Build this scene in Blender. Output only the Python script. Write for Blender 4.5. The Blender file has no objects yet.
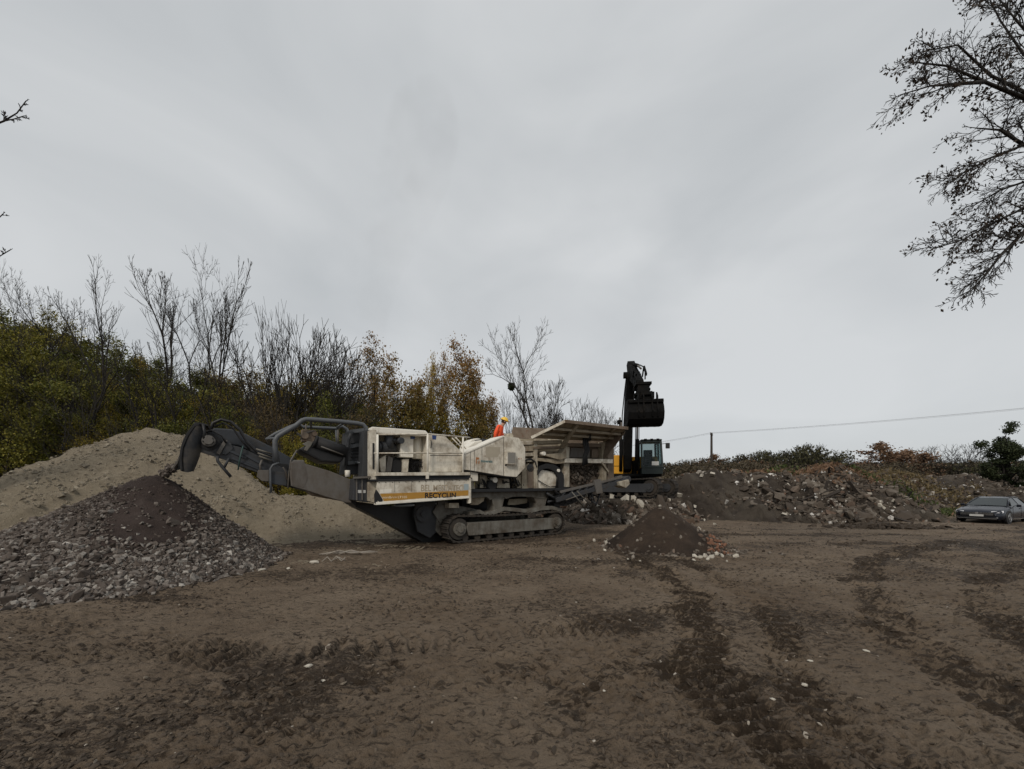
import bpy, bmesh, math, random
import numpy as np
from mathutils import Vector, Matrix

C = bpy.context.scene.collection
SC = bpy.context.scene
PI = math.pi
rad = math.radians

# ------------------------------------------------------------------ camera
F_PX, HZ, EYE = 385.0, 488.0, 1.70          # focal length in pixels, horizon row, eye height
cam_d = bpy.data.cameras.new('camera')
cam = bpy.data.objects.new('camera', cam_d)
C.objects.link(cam)
cam.location = (0, 0, EYE)
cam.rotation_euler = (rad(90), 0, 0)
cam_d.sensor_width = 36.0
cam_d.lens = 36.0 * F_PX / 1024.0
cam_d.shift_y = (HZ - 384.5) / 1024.0
cam_d.clip_start = 0.1
cam_d.clip_end = 5000
SC.camera = cam

# ------------------------------------------------------------------ sky and sun
SUN_EL, SUN_AZ = rad(40), rad(198)           # azimuth clockwise from +Y
w = bpy.data.worlds.new('World')
SC.world = w
w.use_nodes = True
nt = w.node_tree
nt.nodes.clear()
def wn(t, **k):
    n = nt.nodes.new(t)
    for a, b in k.items(): setattr(n, a, b)
    return n
out = wn('ShaderNodeOutputWorld')
bg = wn('ShaderNodeBackground')
bg.inputs['Strength'].default_value = 0.1
sky = wn('ShaderNodeTexSky', sky_type='NISHITA', sun_disc=False)
sky.sun_elevation = SUN_EL
sky.sun_rotation = SUN_AZ
tc = wn('ShaderNodeTexCoord')
mp = wn('ShaderNodeMapping'); mp.inputs['Scale'].default_value = (1.0, 1.0, 2.2); mp.inputs['Rotation'].default_value = (0, 0, 0.7)
n1 = wn('ShaderNodeTexNoise'); n1.inputs['Scale'].default_value = 1.7; n1.inputs['Detail'].default_value = 5; n1.inputs['Roughness'].default_value = 0.45; n1.inputs['Distortion'].default_value = 0.4
ramp = wn('ShaderNodeValToRGB')
ramp.color_ramp.elements[0].position = 0.36; ramp.color_ramp.elements[0].color = (0.80, 0.835, 0.86, 1)
ramp.color_ramp.elements[1].position = 0.64; ramp.color_ramp.elements[1].color = (1.03, 1.055, 1.07, 1)
mul = wn('ShaderNodeVectorMath', operation='SCALE'); mul.inputs['Scale'].default_value = 5.7
mix = wn('ShaderNodeMix', data_type='RGBA'); mix.inputs[0].default_value = 0.95
nt.links.new(tc.outputs['Generated'], mp.inputs['Vector'])
nt.links.new(mp.outputs[0], n1.inputs['Vector'])
nt.links.new(n1.outputs[0], ramp.inputs[0])
nt.links.new(ramp.outputs[0], mul.inputs[0])
nt.links.new(sky.outputs[0], mix.inputs[6])
nt.links.new(mul.outputs[0], mix.inputs[7])
nt.links.new(mix.outputs[2], bg.inputs['Color'])
nt.links.new(bg.outputs[0], out.inputs[0])

sd = bpy.data.lights.new('sun', 'SUN'); sd.energy = 1.5; sd.angle = rad(12); sd.color = (1.0, 0.91, 0.80)
so = bpy.data.objects.new('sun', sd); C.objects.link(so)
so.rotation_euler = Vector((math.sin(SUN_AZ) * math.cos(SUN_EL), math.cos(SUN_AZ) * math.cos(SUN_EL), math.sin(SUN_EL))).to_track_quat('Z', 'Y').to_euler()
SC.view_settings.view_transform = 'Standard'
SC.view_settings.look = 'None'
SC.view_settings.exposure = 0.18
SC.view_settings.gamma = 1.0

# ------------------------------------------------------------------ helpers
def at(px, Y): return (px - 512.0) / F_PX * Y                       # sideways metres of a column at depth Y
def zh(py, Y): return EYE + (HZ - py) * Y / F_PX                    # height of a row at depth Y

def tag(o, label=None, cat=None, group=None, kind=None):
    if label: o['label'] = label
    if cat: o['category'] = cat
    if group: o['group'] = group
    if kind: o['kind'] = kind
    return o

def link(name, data, parent=None, mat=None):
    o = bpy.data.objects.new(name, data)
    C.objects.link(o)
    if parent is not None: o.parent = parent
    if mat is not None and data is not None and len(data.materials) == 0: data.materials.append(mat)
    return o

def empty(name, loc=(0, 0, 0), rz=0.0, **k):
    o = link(name, None)
    o.location = loc; o.rotation_euler = (0, 0, rz)
    o.empty_display_size = 0.2
    return tag(o, **k)

def mesh_np(name, V, F, smooth=True, attrs=None, validate=False):
    V = np.asarray(V, dtype=np.float32); F = np.asarray(F, dtype=np.int32)
    me = bpy.data.meshes.new(name)
    k = F.shape[1]
    me.vertices.add(len(V)); me.vertices.foreach_set('co', V.ravel())
    me.loops.add(F.size); me.loops.foreach_set('vertex_index', F.ravel())
    me.polygons.add(len(F)); me.polygons.foreach_set('loop_start', np.arange(0, F.size, k, dtype=np.int32))
    me.polygons.foreach_set('use_smooth', np.full(len(F), smooth, dtype=bool))
    me.update(calc_edges=True)
    if attrs:
        for a, v in attrs.items():
            at_ = me.attributes.new(a, 'FLOAT', 'POINT'); at_.data.foreach_set('value', np.asarray(v, dtype=np.float32))
    if validate: me.validate()
    return me

def vnoise(x, y, seed=0):
    xi = np.floor(x).astype(np.int64); yi = np.floor(y).astype(np.int64)
    fx = x - xi; fy = y - yi
    fx = fx * fx * (3 - 2 * fx); fy = fy * fy * (3 - 2 * fy)
    def h(a, b):
        n = (a * 374761393 + b * 668265263 + seed * 974634777) & 0xffffffff
        n = ((n ^ (n >> 13)) * 1274126177) & 0xffffffff
        return ((n ^ (n >> 16)) & 0xffff) / 65535.0
    return (h(xi, yi) * (1 - fx) + h(xi + 1, yi) * fx) * (1 - fy) + (h(xi, yi + 1) * (1 - fx) + h(xi + 1, yi + 1) * fx) * fy

def fbm(x, y, octv=4, seed=0, gain=0.5):
    s = 0; a = 1.0; t = 0
    for i in range(octv):
        s = s + a * vnoise(x * 2 ** i + 17.3 * i, y * 2 ** i - 9.1 * i, seed + i); t += a; a *= gain
    return s / t

def pits(x, y, seed, dens=0.6):
    """random small dents: 0..1 depth, cells of size one"""
    d = np.zeros_like(x)
    xi = np.floor(x).astype(np.int64); yi = np.floor(y).astype(np.int64)
    for dx in (-1, 0, 1):
        for dy in (-1, 0, 1):
            a = xi + dx; b = yi + dy
            n = (a * 73856093 + b * 19349663 + seed * 83492791) & 0xffffffff
            n = ((n ^ (n >> 13)) * 1274126177) & 0xffffffff
            n = n ^ (n >> 15)
            px_ = (n & 0xff) / 255.0; py_ = ((n >> 8) & 0xff) / 255.0; on = ((n >> 16) & 0xff) / 255.0 < dens
            r = 0.25 + 0.35 * ((n >> 24) & 0xff) / 255.0
            dd = np.hypot(x - a - px_, y - b - py_) / r
            d = np.maximum(d, on * np.clip(1.15 - dd, 0, 1))
    return np.clip(d * 1.6, 0, 1)

def seg_dist(x, y, pts):
    """distance to a polyline, signed offset sideways, and length along it"""
    best = np.full(x.shape, 1e9); along = np.zeros_like(x); side = np.zeros_like(x); z = np.zeros_like(x); L = 0.0
    for a, b in zip(pts[:-1], pts[1:]):
        dx, dy = b[0] - a[0], b[1] - a[1]; l = math.hypot(dx, dy)
        t = np.clip(((x - a[0]) * dx + (y - a[1]) * dy) / (l * l), 0, 1)
        d = np.hypot(x - a[0] - t * dx, y - a[1] - t * dy)
        m = d < best
        best = np.where(m, d, best); along = np.where(m, L + t * l, along)
        side = np.where(m, ((x - a[0]) * dy - (y - a[1]) * dx) / l, side)
        if len(a) > 2: z = np.where(m, a[2] + t * (b[2] - a[2]), z)
        L += l
    return best, along, side, z

class MB:
    """collects shapes and builds them as ONE mesh object"""
    def __init__(s): s.v = []; s.f = []; s.sm = []
    def add(s, vs, fs, smooth=False):
        n = len(s.v); s.v += [tuple(p) for p in vs]; s.f += [tuple(n + i for i in f) for f in fs]; s.sm += [smooth] * len(fs); return s
    def box(s, x0, x1, y0, y1, z0, z1):
        return s.add([(x0,y0,z0),(x1,y0,z0),(x1,y1,z0),(x0,y1,z0),(x0,y0,z1),(x1,y0,z1),(x1,y1,z1),(x0,y1,z1)],
                     [(0,3,2,1),(4,5,6,7),(0,1,5,4),(1,2,6,5),(2,3,7,6),(3,0,4,7)])
    def cyl(s, p0, p1, r0, r1=None, n=12, cap=True):
        r1 = r0 if r1 is None else r1
        p0 = Vector(p0); p1 = Vector(p1); d = (p1 - p0).normalized()
        u = d.orthogonal().normalized(); w_ = d.cross(u)
        vs = []
        for p, r in ((p0, r0), (p1, r1)):
            for i in range(n):
                a = 2 * PI * i / n; vs.append(p + (u * math.cos(a) + w_ * math.sin(a)) * r)
        m = len(s.v)
        s.add(vs, [(i, (i + 1) % n, n + (i + 1) % n, n + i) for i in range(n)], True)
        if cap: s.add(vs, [tuple(range(n))[::-1], tuple(range(n, 2 * n))], False)
        return s
    def tube(s, pts, r, n=8, caps=True):
        pts = [Vector(p) for p in pts]; m = len(pts)
        rs = r if isinstance(r, (list, tuple)) else [r] * m
        vs = []; u = None
        for i, p in enumerate(pts):
            d = (pts[min(i + 1, m - 1)] - pts[max(i - 1, 0)]).normalized()
            if u is None: u = d.orthogonal().normalized()
            else: u = (u - d * u.dot(d)).normalized()
            w_ = d.cross(u)
            for k in range(n):
                a = 2 * PI * k / n; vs.append(p + (u * math.cos(a) + w_ * math.sin(a)) * rs[i])
        fs = [(i*n+k, i*n+(k+1)%n, (i+1)*n+(k+1)%n, (i+1)*n+k) for i in range(m-1) for k in range(n)]
        s.add(vs, fs, True)
        if caps: s.add(vs[:n] + vs[-n:], [tuple(range(n))[::-1], tuple(range(n, 2*n))], False)
        return s
    def bar(s, p0, p1, wid, hei, up=(0, 0, 1)):
        p0 = Vector(p0); p1 = Vector(p1); d = (p1 - p0).normalized(); up = Vector(up)
        a = d.cross(up)
        if a.length < 1e-3: a = d.orthogonal()
        a.normalize(); b = a.cross(d)
        vs = [p + a * sx * wid / 2 + b * sz * hei / 2 for p in (p0, p1) for sx, sz in ((-1,-1),(1,-1),(1,1),(-1,1))]
        return s.add(vs, [(0,1,2,3)[::-1], (4,5,6,7), (0,1,5,4), (1,2,6,5), (2,3,7,6), (3,0,4,7)])
    def prism(s, pts, off):
        """pts: polygon in 3D; off: extrusion vector"""
        n = len(pts); o = Vector(off)
        vs = [Vector(p) for p in pts] + [Vector(p) + o for p in pts]
        return s.add(vs, [tuple(range(n))[::-1], tuple(range(n, 2*n))] + [(i, (i+1) % n, n+(i+1) % n, n+i) for i in range(n)])
    def build(s, name, mat, parent=None, bev=0.0, label=None, kind=None):
        me = bpy.data.meshes.new(name)
        me.from_pydata([tuple(p) for p in s.v], [], s.f)
        me.polygons.foreach_set('use_smooth', s.sm)
        bm = bmesh.new(); bm.from_mesh(me)
        bmesh.ops.remove_doubles(bm, verts=bm.verts, dist=1e-5)
        bmesh.ops.recalc_face_normals(bm, faces=bm.faces)
        if bev > 0:
            es = [e for e in bm.edges if len(e.link_faces) == 2 and e.calc_face_angle(0) > 0.6 and not (e.link_faces[0].smooth and e.link_faces[1].smooth)]
            if es: bmesh.ops.bevel(bm, geom=es, offset=bev, segments=2, affect='EDGES', profile=0.6, clamp_overlap=True)
        bm.to_mesh(me); bm.free()
        me.materials.append(mat)
        return tag(link(name, me, parent), label=label, kind=kind)

def arc(cx, cz, r, a0, a1, n):
    return [(cx + r * math.cos(a0 + (a1 - a0) * i / n), cz + r * math.sin(a0 + (a1 - a0) * i / n)) for i in range(n + 1)]

# ------------------------------------------------------------------ materials
def new_mat(name):
    m = bpy.data.materials.new(name); m.use_nodes = True
    n = m.node_tree; b = n.nodes['Principled BSDF']
    return m, n, b
def N(n, t, **k):
    x = n.nodes.new(t)
    for a, b in k.items(): setattr(x, a, b)
    return x
def noise(n, scale, detail=4, rough=0.55, vec=None, dist=0.0):
    x = N(n, 'ShaderNodeTexNoise'); x.inputs['Scale'].default_value = scale; x.inputs['Detail'].default_value = detail
    x.inputs['Roughness'].default_value = rough; x.inputs['Distortion'].default_value = dist
    if vec is not None: n.links.new(vec, x.inputs['Vector'])
    return x.outputs[0]
def mixc(n, fac, a, b):
    x = N(n, 'ShaderNodeMix', data_type='RGBA')
    for i, v in ((0, fac), (6, a), (7, b)):
        if hasattr(v, 'is_output') or hasattr(v, 'links'): n.links.new(v, x.inputs[i])
        else: x.inputs[i].default_value = v if not isinstance(v, tuple) else (v + (1,))[:4]
    return x.outputs[2]
def rng_(n, v, lo, hi, a=0.0, b=1.0):
    x = N(n, 'ShaderNodeMapRange'); n.links.new(v, x.inputs[0])
    for i, q in enumerate((lo, hi, a, b)): x.inputs[i + 1].default_value = q
    return x.outputs[0]
def bump(n, b, h, strength, dist):
    x = N(n, 'ShaderNodeBump'); x.inputs['Strength'].default_value = strength; x.inputs['Distance'].default_value = dist
    n.links.new(h, x.inputs['Height']); n.links.new(x.outputs[0], b.inputs['Normal'])
def coords(n, kind='Object', scale=None):
    t = N(n, 'ShaderNodeTexCoord').outputs[kind]
    if scale:
        m = N(n, 'ShaderNodeMapping'); m.inputs['Scale'].default_value = scale; n.links.new(t, m.inputs['Vector']); return m.outputs[0]
    return t

def paint(name, col, dirt=(0.10, 0.075, 0.05), amount=0.5, rough=0.5, rust=0.0, metallic=0.0, spec=0.4):
    m, n, b = new_mat(name)
    o = coords(n)
    st = coords(n, 'Object', (3.0, 3.0, 0.7))
    d1 = rng_(n, noise(n, 2.3, 6, 0.65, o), 0.72 - 0.4 * amount, 0.86 - 0.2 * amount)
    d2 = rng_(n, noise(n, 3.0, 5, 0.7, st), 0.70 - 0.3 * amount, 0.95 - 0.2 * amount)
    c = mixc(n, rng_(n, noise(n, 1.1, 3, 0.5, o), 0.3, 0.7, 0, 0.25), col, tuple(x * 0.72 for x in col[:3]))
    c = mixc(n, d1, c, dirt)
    x = N(n, 'ShaderNodeMath', operation='MULTIPLY'); n.links.new(d2, x.inputs[0]); x.inputs[1].default_value = 0.65
    c = mixc(n, x.outputs[0], c, tuple(q * 0.7 for q in dirt))
    if rust > 0:
        c = mixc(n, rng_(n, noise(n, 5.0, 8, 0.75, o), 0.72 - 0.25 * rust, 0.8 - 0.2 * rust), c, (0.12, 0.045, 0.02))
    n.links.new(c, b.inputs['Base Color'])
    n.links.new(rng_(n, noise(n, 4, 4, 0.6, o), 0.3, 0.7, rough - 0.1, min(rough + 0.25, 1)), b.inputs['Roughness'])
    b.inputs['Metallic'].default_value = metallic
    b.inputs['Specular IOR Level'].default_value = spec
    bump(n, b, noise(n, 35, 4, 0.6, o), 0.25, 0.004)
    return m

def plain(name, col, rough=0.6, metallic=0.0, spec=0.4, var=0.15, bscale=30, bdist=0.003):
    m, n, b = new_mat(name)
    o = coords(n)
    c = mixc(n, noise(n, 6, 5, 0.6, o), tuple(x * (1 - var) for x in col), tuple(min(x * (1 + var), 1) for x in col))
    n.links.new(c, b.inputs['Base Color']); b.inputs['Roughness'].default_value = rough
    b.inputs['Metallic'].default_value = metallic; b.inputs['Specular IOR Level'].default_value = spec
    bump(n, b, noise(n, bscale, 4, 0.6, o), 0.3, bdist)
    return m

def rock_mat(name, stops, rough=0.85, objrand=False, scale=25):
    """colour from the per-vertex tint (or the object's own random number) through a ramp"""
    m, n, b = new_mat(name)
    if objrand: f = N(n, 'ShaderNodeObjectInfo').outputs['Random']
    else:
        a = N(n, 'ShaderNodeAttribute'); a.attribute_name = 'tint'; f = a.outputs['Fac']
    r = N(n, 'ShaderNodeValToRGB'); n.links.new(f, r.inputs[0])
    r.color_ramp.interpolation = 'LINEAR'
    while len(r.color_ramp.elements) < len(stops): r.color_ramp.elements.new(0.5)
    for e, (p, c) in zip(r.color_ramp.elements, stops): e.position = p; e.color = c + (1,)
    o = coords(n)
    c = mixc(n, rng_(n, noise(n, scale, 5, 0.7, o), 0.35, 0.65, 0, 0.6), r.outputs[0], (0.06, 0.046, 0.034))
    n.links.new(c, b.inputs['Base Color']); b.inputs['Roughness'].default_value = rough; b.inputs['Specular IOR Level'].default_value = 0.3
    bump(n, b, noise(n, scale * 2, 5, 0.65, o), 0.5, 0.01)
    return m

def leaf_mat(name, stops, rough=0.65, trans=0.15, hue=0.35):
    m, n, b = new_mat(name)
    a = N(n, 'ShaderNodeAttribute'); a.attribute_name = 'tint'
    oi = N(n, 'ShaderNodeObjectInfo')
    s = N(n, 'ShaderNodeMath', operation='MULTIPLY_ADD'); n.links.new(oi.outputs['Random'], s.inputs[0]); s.inputs[1].default_value = hue
    n.links.new(a.outputs['Fac'], s.inputs[2])
    f = N(n, 'ShaderNodeMath', operation='MULTIPLY'); n.links.new(s.outputs[0], f.inputs[0]); f.inputs[1].default_value = 1 / (1 + hue)
    r = N(n, 'ShaderNodeValToRGB'); n.links.new(f.outputs[0], r.inputs[0])
    while len(r.color_ramp.elements) < len(stops): r.color_ramp.elements.new(0.5)
    for e, (p, c) in zip(r.color_ramp.elements, stops): e.position = p; e.color = c + (1,)
    n.links.new(r.outputs[0], b.inputs['Base Color']); b.inputs['Roughness'].default_value = rough
    b.inputs['Specular IOR Level'].default_value = 0.2
    if trans > 0: 
        tr = N(n, 'ShaderNodeBsdfTranslucent'); n.links.new(r.outputs[0], tr.inputs[0])
        mx = N(n, 'ShaderNodeMixShader'); mx.inputs[0].default_value = trans
        n.links.new(b.outputs[0], mx.inputs[1]); n.links.new(tr.outputs[0], mx.inputs[2])
        n.links.new(mx.outputs[0], n.nodes['Material Output'].inputs[0])
    return m

def mud_mat():
    m, n, b = new_mat('wet_mud')
    g = N(n, 'ShaderNodeNewGeometry').outputs['Position']
    a = N(n, 'ShaderNodeAttribute'); a.attribute_name = 'wet'; wet = a.outputs['Fac']
    big = noise(n, 0.6, 5, 0.6, g)
    mid = noise(n, 5, 6, 0.7, g, 0.3)
    fin = noise(n, 45, 5, 0.75, g)
    dry = mixc(n, rng_(n, mid, 0.3, 0.7), (0.182, 0.135, 0.094), (0.106, 0.076, 0.050))
    dry = mixc(n, rng_(n, big, 0.35, 0.65), dry, (0.215, 0.167, 0.120))
    dry = mixc(n, rng_(n, fin, 0.58, 0.8), dry, (0.05, 0.038, 0.028))
    sm = N(n, 'ShaderNodeMapping'); sm.inputs['Rotation'].default_value = (0, 0, -0.5); sm.inputs['Scale'].default_value = (8.0, 21.0, 8.0); n.links.new(g, sm.inputs['Vector'])
    dab = rng_(n, noise(n, 1.0, 4, 0.7, sm.outputs[0], 0.8), 0.52, 0.62)
    dm_ = N(n, 'ShaderNodeMath', operation='MULTIPLY'); n.links.new(dab, dm_.inputs[0]); n.links.new(rng_(n, noise(n, 0.9, 3, 0.6, g), 0.36, 0.54, 0.3, 1.0), dm_.inputs[1])
    dry = mixc(n, dm_.outputs[0], dry, (0.040, 0.029, 0.020))
    weta = mixc(n, rng_(n, fin, 0.3, 0.7), (0.030, 0.020, 0.012), (0.060, 0.042, 0.027))
    wk = rng_(n, wet, 0.0, 1.0, 0.0, 0.62)
    f = N(n, 'ShaderNodeMath', operation='ADD'); n.links.new(wk, f.inputs[0]); n.links.new(rng_(n, noise(n, 1.0, 5, 0.75, sm.outputs[0], 0.6), 0.3, 0.7, -0.48, 0.48), f.inputs[1])
    f2 = rng_(n, f.outputs[0], 0.26, 0.56)
    c = mixc(n, f2, dry, weta)
    n.links.new(c, b.inputs['Base Color'])
    n.links.new(rng_(n, f2, 0, 1, 0.92, 0.78), b.inputs['Roughness'])
    b.inputs['Specular IOR Level'].default_value = 0.25
    h = N(n, 'ShaderNodeMath', operation='ADD'); n.links.new(fin, h.inputs[0]); n.links.new(noise(n, 14, 6, 0.7, g, 0.5), h.inputs[1])
    bump(n, b, h.outputs[0], 1.0, 0.045)
    return m

def soil_mat(name, a_, b_, c_, scale=6.0, bd=0.03, rough=0.92):
    m, n, b = new_mat(name)
    o = coords(n)
    c = mixc(n, rng_(n, noise(n, scale, 7, 0.7, o), 0.35, 0.65), a_, b_)
    c = mixc(n, rng_(n, noise(n, scale * 0.16, 4, 0.6, o, 0.6), 0.42, 0.62), c, c_)
    c = mixc(n, rng_(n, noise(n, scale * 5, 6, 0.85, o), 0.54, 0.72, 0, 0.8), c, tuple(q * 0.42 for q in a_))
    n.links.new(c, b.inputs['Base Color']); b.inputs['Roughness'].default_value = rough; b.inputs['Specular IOR Level'].default_value = 0.2
    h = N(n, 'ShaderNodeMath', operation='ADD'); n.links.new(noise(n, scale * 2, 8, 0.75, o), h.inputs[0]); n.links.new(noise(n, scale * 11, 3, 0.7, o), h.inputs[1])
    bump(n, b, h.outputs[0], 0.9, bd)
    return m

def glass_mat(name, tint=(0.55, 0.62, 0.62), alpha=0.55, rough=0.05):
    m, n, b = new_mat(name)
    b.inputs['Base Color'].default_value = (0.02, 0.03, 0.032, 1); b.inputs['Roughness'].default_value = rough
    b.inputs['Specular IOR Level'].default_value = 0.8
    n.links.new(rng_(n, noise(n, 5, 4, 0.6, coords(n)), 0.3, 0.7, rough, rough + 0.12), b.inputs['Roughness'])
    tr = N(n, 'ShaderNodeBsdfTransparent'); tr.inputs[0].default_value = tint + (1,)
    mx = N(n, 'ShaderNodeMixShader'); mx.inputs[0].default_value = alpha
    n.links.new(tr.outputs[0], mx.inputs[1]); n.links.new(b.outputs[0], mx.inputs[2])
    n.links.new(mx.outputs[0], n.nodes['Material Output'].inputs[0])
    return m

M = {}
M['mud'] = mud_mat()
M['sand'] = soil_mat('crushed_sand', (0.48, 0.405, 0.300), (0.29, 0.243, 0.176), (0.38, 0.32, 0.232), 7.0, 0.14)
M['soil'] = soil_mat('dark_soil', (0.036, 0.025, 0.018), (0.055, 0.039, 0.028), (0.028, 0.020, 0.015), 7.0, 0.03)
M['rubble_soil'] = soil_mat('rubble_soil', (0.070, 0.057, 0.046), (0.036, 0.028, 0.022), (0.105, 0.088, 0.070), 3.0, 0.14)
M['gravel_soil'] = soil_mat('gravel_bed', (0.052, 0.037, 0.031), (0.033, 0.024, 0.021), (0.07, 0.052, 0.045), 7.0, 0.04)
M['gravel'] = rock_mat('gravel_stones', [(0, (0.035, 0.027, 0.022)), (0.35, (0.105, 0.086, 0.074)), (0.65, (0.19, 0.168, 0.150)), (0.93, (0.32, 0.30, 0.27)), (1, (0.55, 0.52, 0.47))])
M['stone'] = rock_mat('gravel_stone_single', [(0, (0.055, 0.042, 0.034)), (0.35, (0.11, 0.09, 0.078)), (0.7, (0.19, 0.17, 0.15)), (0.95, (0.30, 0.28, 0.25)), (1, (0.6, 0.58, 0.53))], objrand=True)
M['rubble'] = rock_mat('rubble_pieces', [(0, (0.035, 0.027, 0.021)), (0.4, (0.095, 0.077, 0.060)), (0.6, (0.165, 0.142, 0.116)), (0.68, (0.12, 0.066, 0.042)), (0.78, (0.20, 0.175, 0.145)), (0.97, (0.34, 0.31, 0.27)), (1, (0.7, 0.68, 0.64))], scale=9)
M['chunk'] = rock_mat('rubble_chunk', [(0, (0.045, 0.034, 0.025)), (0.4, (0.115, 0.09, 0.068)), (0.6, (0.18, 0.155, 0.125)), (0.68, (0.14, 0.075, 0.045)), (0.75, (0.20, 0.175, 0.145)), (0.93, (0.33, 0.30, 0.26)), (1, (0.7, 0.68, 0.64))], objrand=True, scale=6)
M['clod'] = rock_mat('mud_clods', [(0, (0.035, 0.026, 0.018)), (0.5, (0.07, 0.053, 0.038)), (0.9, (0.125, 0.098, 0.072)), (0.97, (0.24, 0.20, 0.15)), (1, (0.5, 0.46, 0.4))])
M['bark'] = plain('bark', (0.020, 0.017, 0.014), 0.9, var=0.3, bscale=12, bdist=0.02)
M['bark_grey'] = plain('grey_bark', (0.034, 0.031, 0.028), 0.9, var=0.3, bscale=12, bdist=0.02)
M['olive'] = leaf_mat('olive_leaves', [(0, (0.065, 0.070, 0.014)), (0.4, (0.15, 0.145, 0.024)), (0.8, (0.27, 0.22, 0.034)), (1, (0.36, 0.26, 0.045))])
M['green'] = leaf_mat('dark_green_leaves', [(0, (0.045, 0.055, 0.014)), (0.5, (0.10, 0.11, 0.022)), (0.85, (0.17, 0.155, 0.028)), (1, (0.26, 0.20, 0.04))])
M['yellow'] = leaf_mat('yellow_leaves', [(0, (0.075, 0.070, 0.014)), (0.4, (0.16, 0.135, 0.022)), (0.8, (0.30, 0.205, 0.026)), (1, (0.38, 0.26, 0.05))])
M['orange'] = leaf_mat('orange_leaves', [(0, (0.095, 0.090, 0.022)), (0.35, (0.15, 0.12, 0.03)), (0.7, (0.22, 0.12, 0.036)), (1, (0.22, 0.11, 0.042))])
M['brown'] = leaf_mat('brown_leaves', [(0, (0.055, 0.042, 0.022)), (0.5, (0.11, 0.080, 0.038)), (1, (0.17, 0.125, 0.06))])
M['russet'] = leaf_mat('russet_leaves', [(0, (0.10, 0.055, 0.032)), (0.5, (0.19, 0.095, 0.048)), (1, (0.27, 0.15, 0.08))])
M['far_brown'] = leaf_mat('dull_brown_leaves', [(0, (0.045, 0.037, 0.026)), (0.5, (0.082, 0.066, 0.042)), (1, (0.12, 0.098, 0.06))])
M['far_olive'] = leaf_mat('dull_olive_leaves', [(0, (0.035, 0.036, 0.018)), (0.5, (0.068, 0.066, 0.030)), (1, (0.11, 0.10, 0.045))])
M['far_russet'] = leaf_mat('dull_russet_leaves', [(0, (0.11, 0.070, 0.045)), (0.5, (0.18, 0.11, 0.068)), (1, (0.25, 0.16, 0.10))])
M['ivy'] = leaf_mat('evergreen_leaves', [(0, (0.012, 0.018, 0.009)), (0.6, (0.028, 0.038, 0.016)), (1, (0.05, 0.06, 0.025))], trans=0.05)
M['deadleaf'] = leaf_mat('withered_leaves', [(0, (0.03, 0.022, 0.016)), (1, (0.06, 0.042, 0.028))], trans=0.1)
M['grass'] = leaf_mat('dry_grass', [(0, (0.09, 0.07, 0.035)), (0.6, (0.16, 0.12, 0.06)), (1, (0.10, 0.10, 0.035))])
M['weed'] = leaf_mat('green_weeds', [(0, (0.03, 0.045, 0.012)), (1, (0.08, 0.10, 0.03))])

M['white'] = paint('dirty_white_paint', (0.66, 0.62, 0.53), (0.20, 0.15, 0.095), 0.68, 0.6, rust=0.4)
M['white_dirty'] = paint('mud_streaked_white_paint', (0.48, 0.44, 0.35), (0.14, 0.10, 0.065), 0.8, 0.65, rust=0.5)
M['white_clean'] = paint('bright_white_paint', (0.74, 0.71, 0.63), (0.28, 0.22, 0.15), 0.35, 0.5)
M['ochre'] = paint('ochre_stripe_paint', (0.40, 0.21, 0.035), (0.14, 0.09, 0.04), 0.4, 0.55)
M['frame_grey'] = paint('grey_chassis_paint', (0.17, 0.165, 0.145), (0.065, 0.05, 0.035), 0.9, 0.7, rust=0.3)
M['steel_dark'] = paint('dark_grey_steel', (0.036, 0.038, 0.042), (0.035, 0.028, 0.021), 0.5, 0.55)
M['steel_blue'] = paint('blue_grey_steel', (0.036, 0.041, 0.049), (0.04, 0.033, 0.026), 0.5, 0.5)
M['plate'] = paint('worn_grey_plate', (0.12, 0.112, 0.102), (0.09, 0.072, 0.055), 0.7, 0.6)
M['tube'] = paint('grey_guard_tube', (0.085, 0.092, 0.10), (0.06, 0.05, 0.04), 0.3, 0.45)
M['rubber'] = plain('black_rubber', (0.018, 0.018, 0.019), 0.7, spec=0.3)
M['rubber_hood'] = paint('dusty_rubber', (0.022, 0.024, 0.028), (0.085, 0.075, 0.062), 0.75, 0.8, spec=0.2)
M['black'] = plain('black_paint', (0.012, 0.012, 0.013), 0.5)
M['track'] = paint('muddy_track_steel', (0.030, 0.026, 0.022), (0.055, 0.042, 0.03), 0.7, 0.8, rust=0.2)
M['brown_steel'] = paint('brown_hopper_steel', (0.175, 0.135, 0.10), (0.10, 0.07, 0.045), 0.7, 0.7, rust=0.6)
M['hopper'] = paint('cream_hopper_paint', (0.33, 0.285, 0.21), (0.13, 0.095, 0.06), 0.7, 0.65, rust=0.5)
M['blue_sticker'] = plain('blue_sticker', (0.03, 0.06, 0.18), 0.5)
M['teal_print'] = plain('teal_print', (0.03, 0.13, 0.15), 0.6)
M['orange_print'] = plain('orange_print', (0.35, 0.14, 0.05), 0.6)
M['ghost_print'] = plain('faded_brown_print', (0.36, 0.30, 0.22), 0.7, var=0.35)
M['pale_print'] = plain('pale_print', (0.62, 0.5, 0.34), 0.7)
M['vent'] = plain('grey_mesh_grille', (0.21, 0.20, 0.18), 0.7)
M['beige_patch'] = plain('beige_mesh_patch', (0.36, 0.32, 0.25), 0.8)
M['yellow_paint'] = paint('yellow_machine_paint', (0.62, 0.30, 0.015), (0.2, 0.11, 0.04), 0.3, 0.45)
M['exc_dark'] = paint('black_excavator_steel', (0.005, 0.005, 0.005), (0.014, 0.011, 0.008), 0.5, 0.7, spec=0.1)
M['cab_green'] = plain('dark_green_cab_frame', (0.008, 0.016, 0.015), 0.45)
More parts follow.
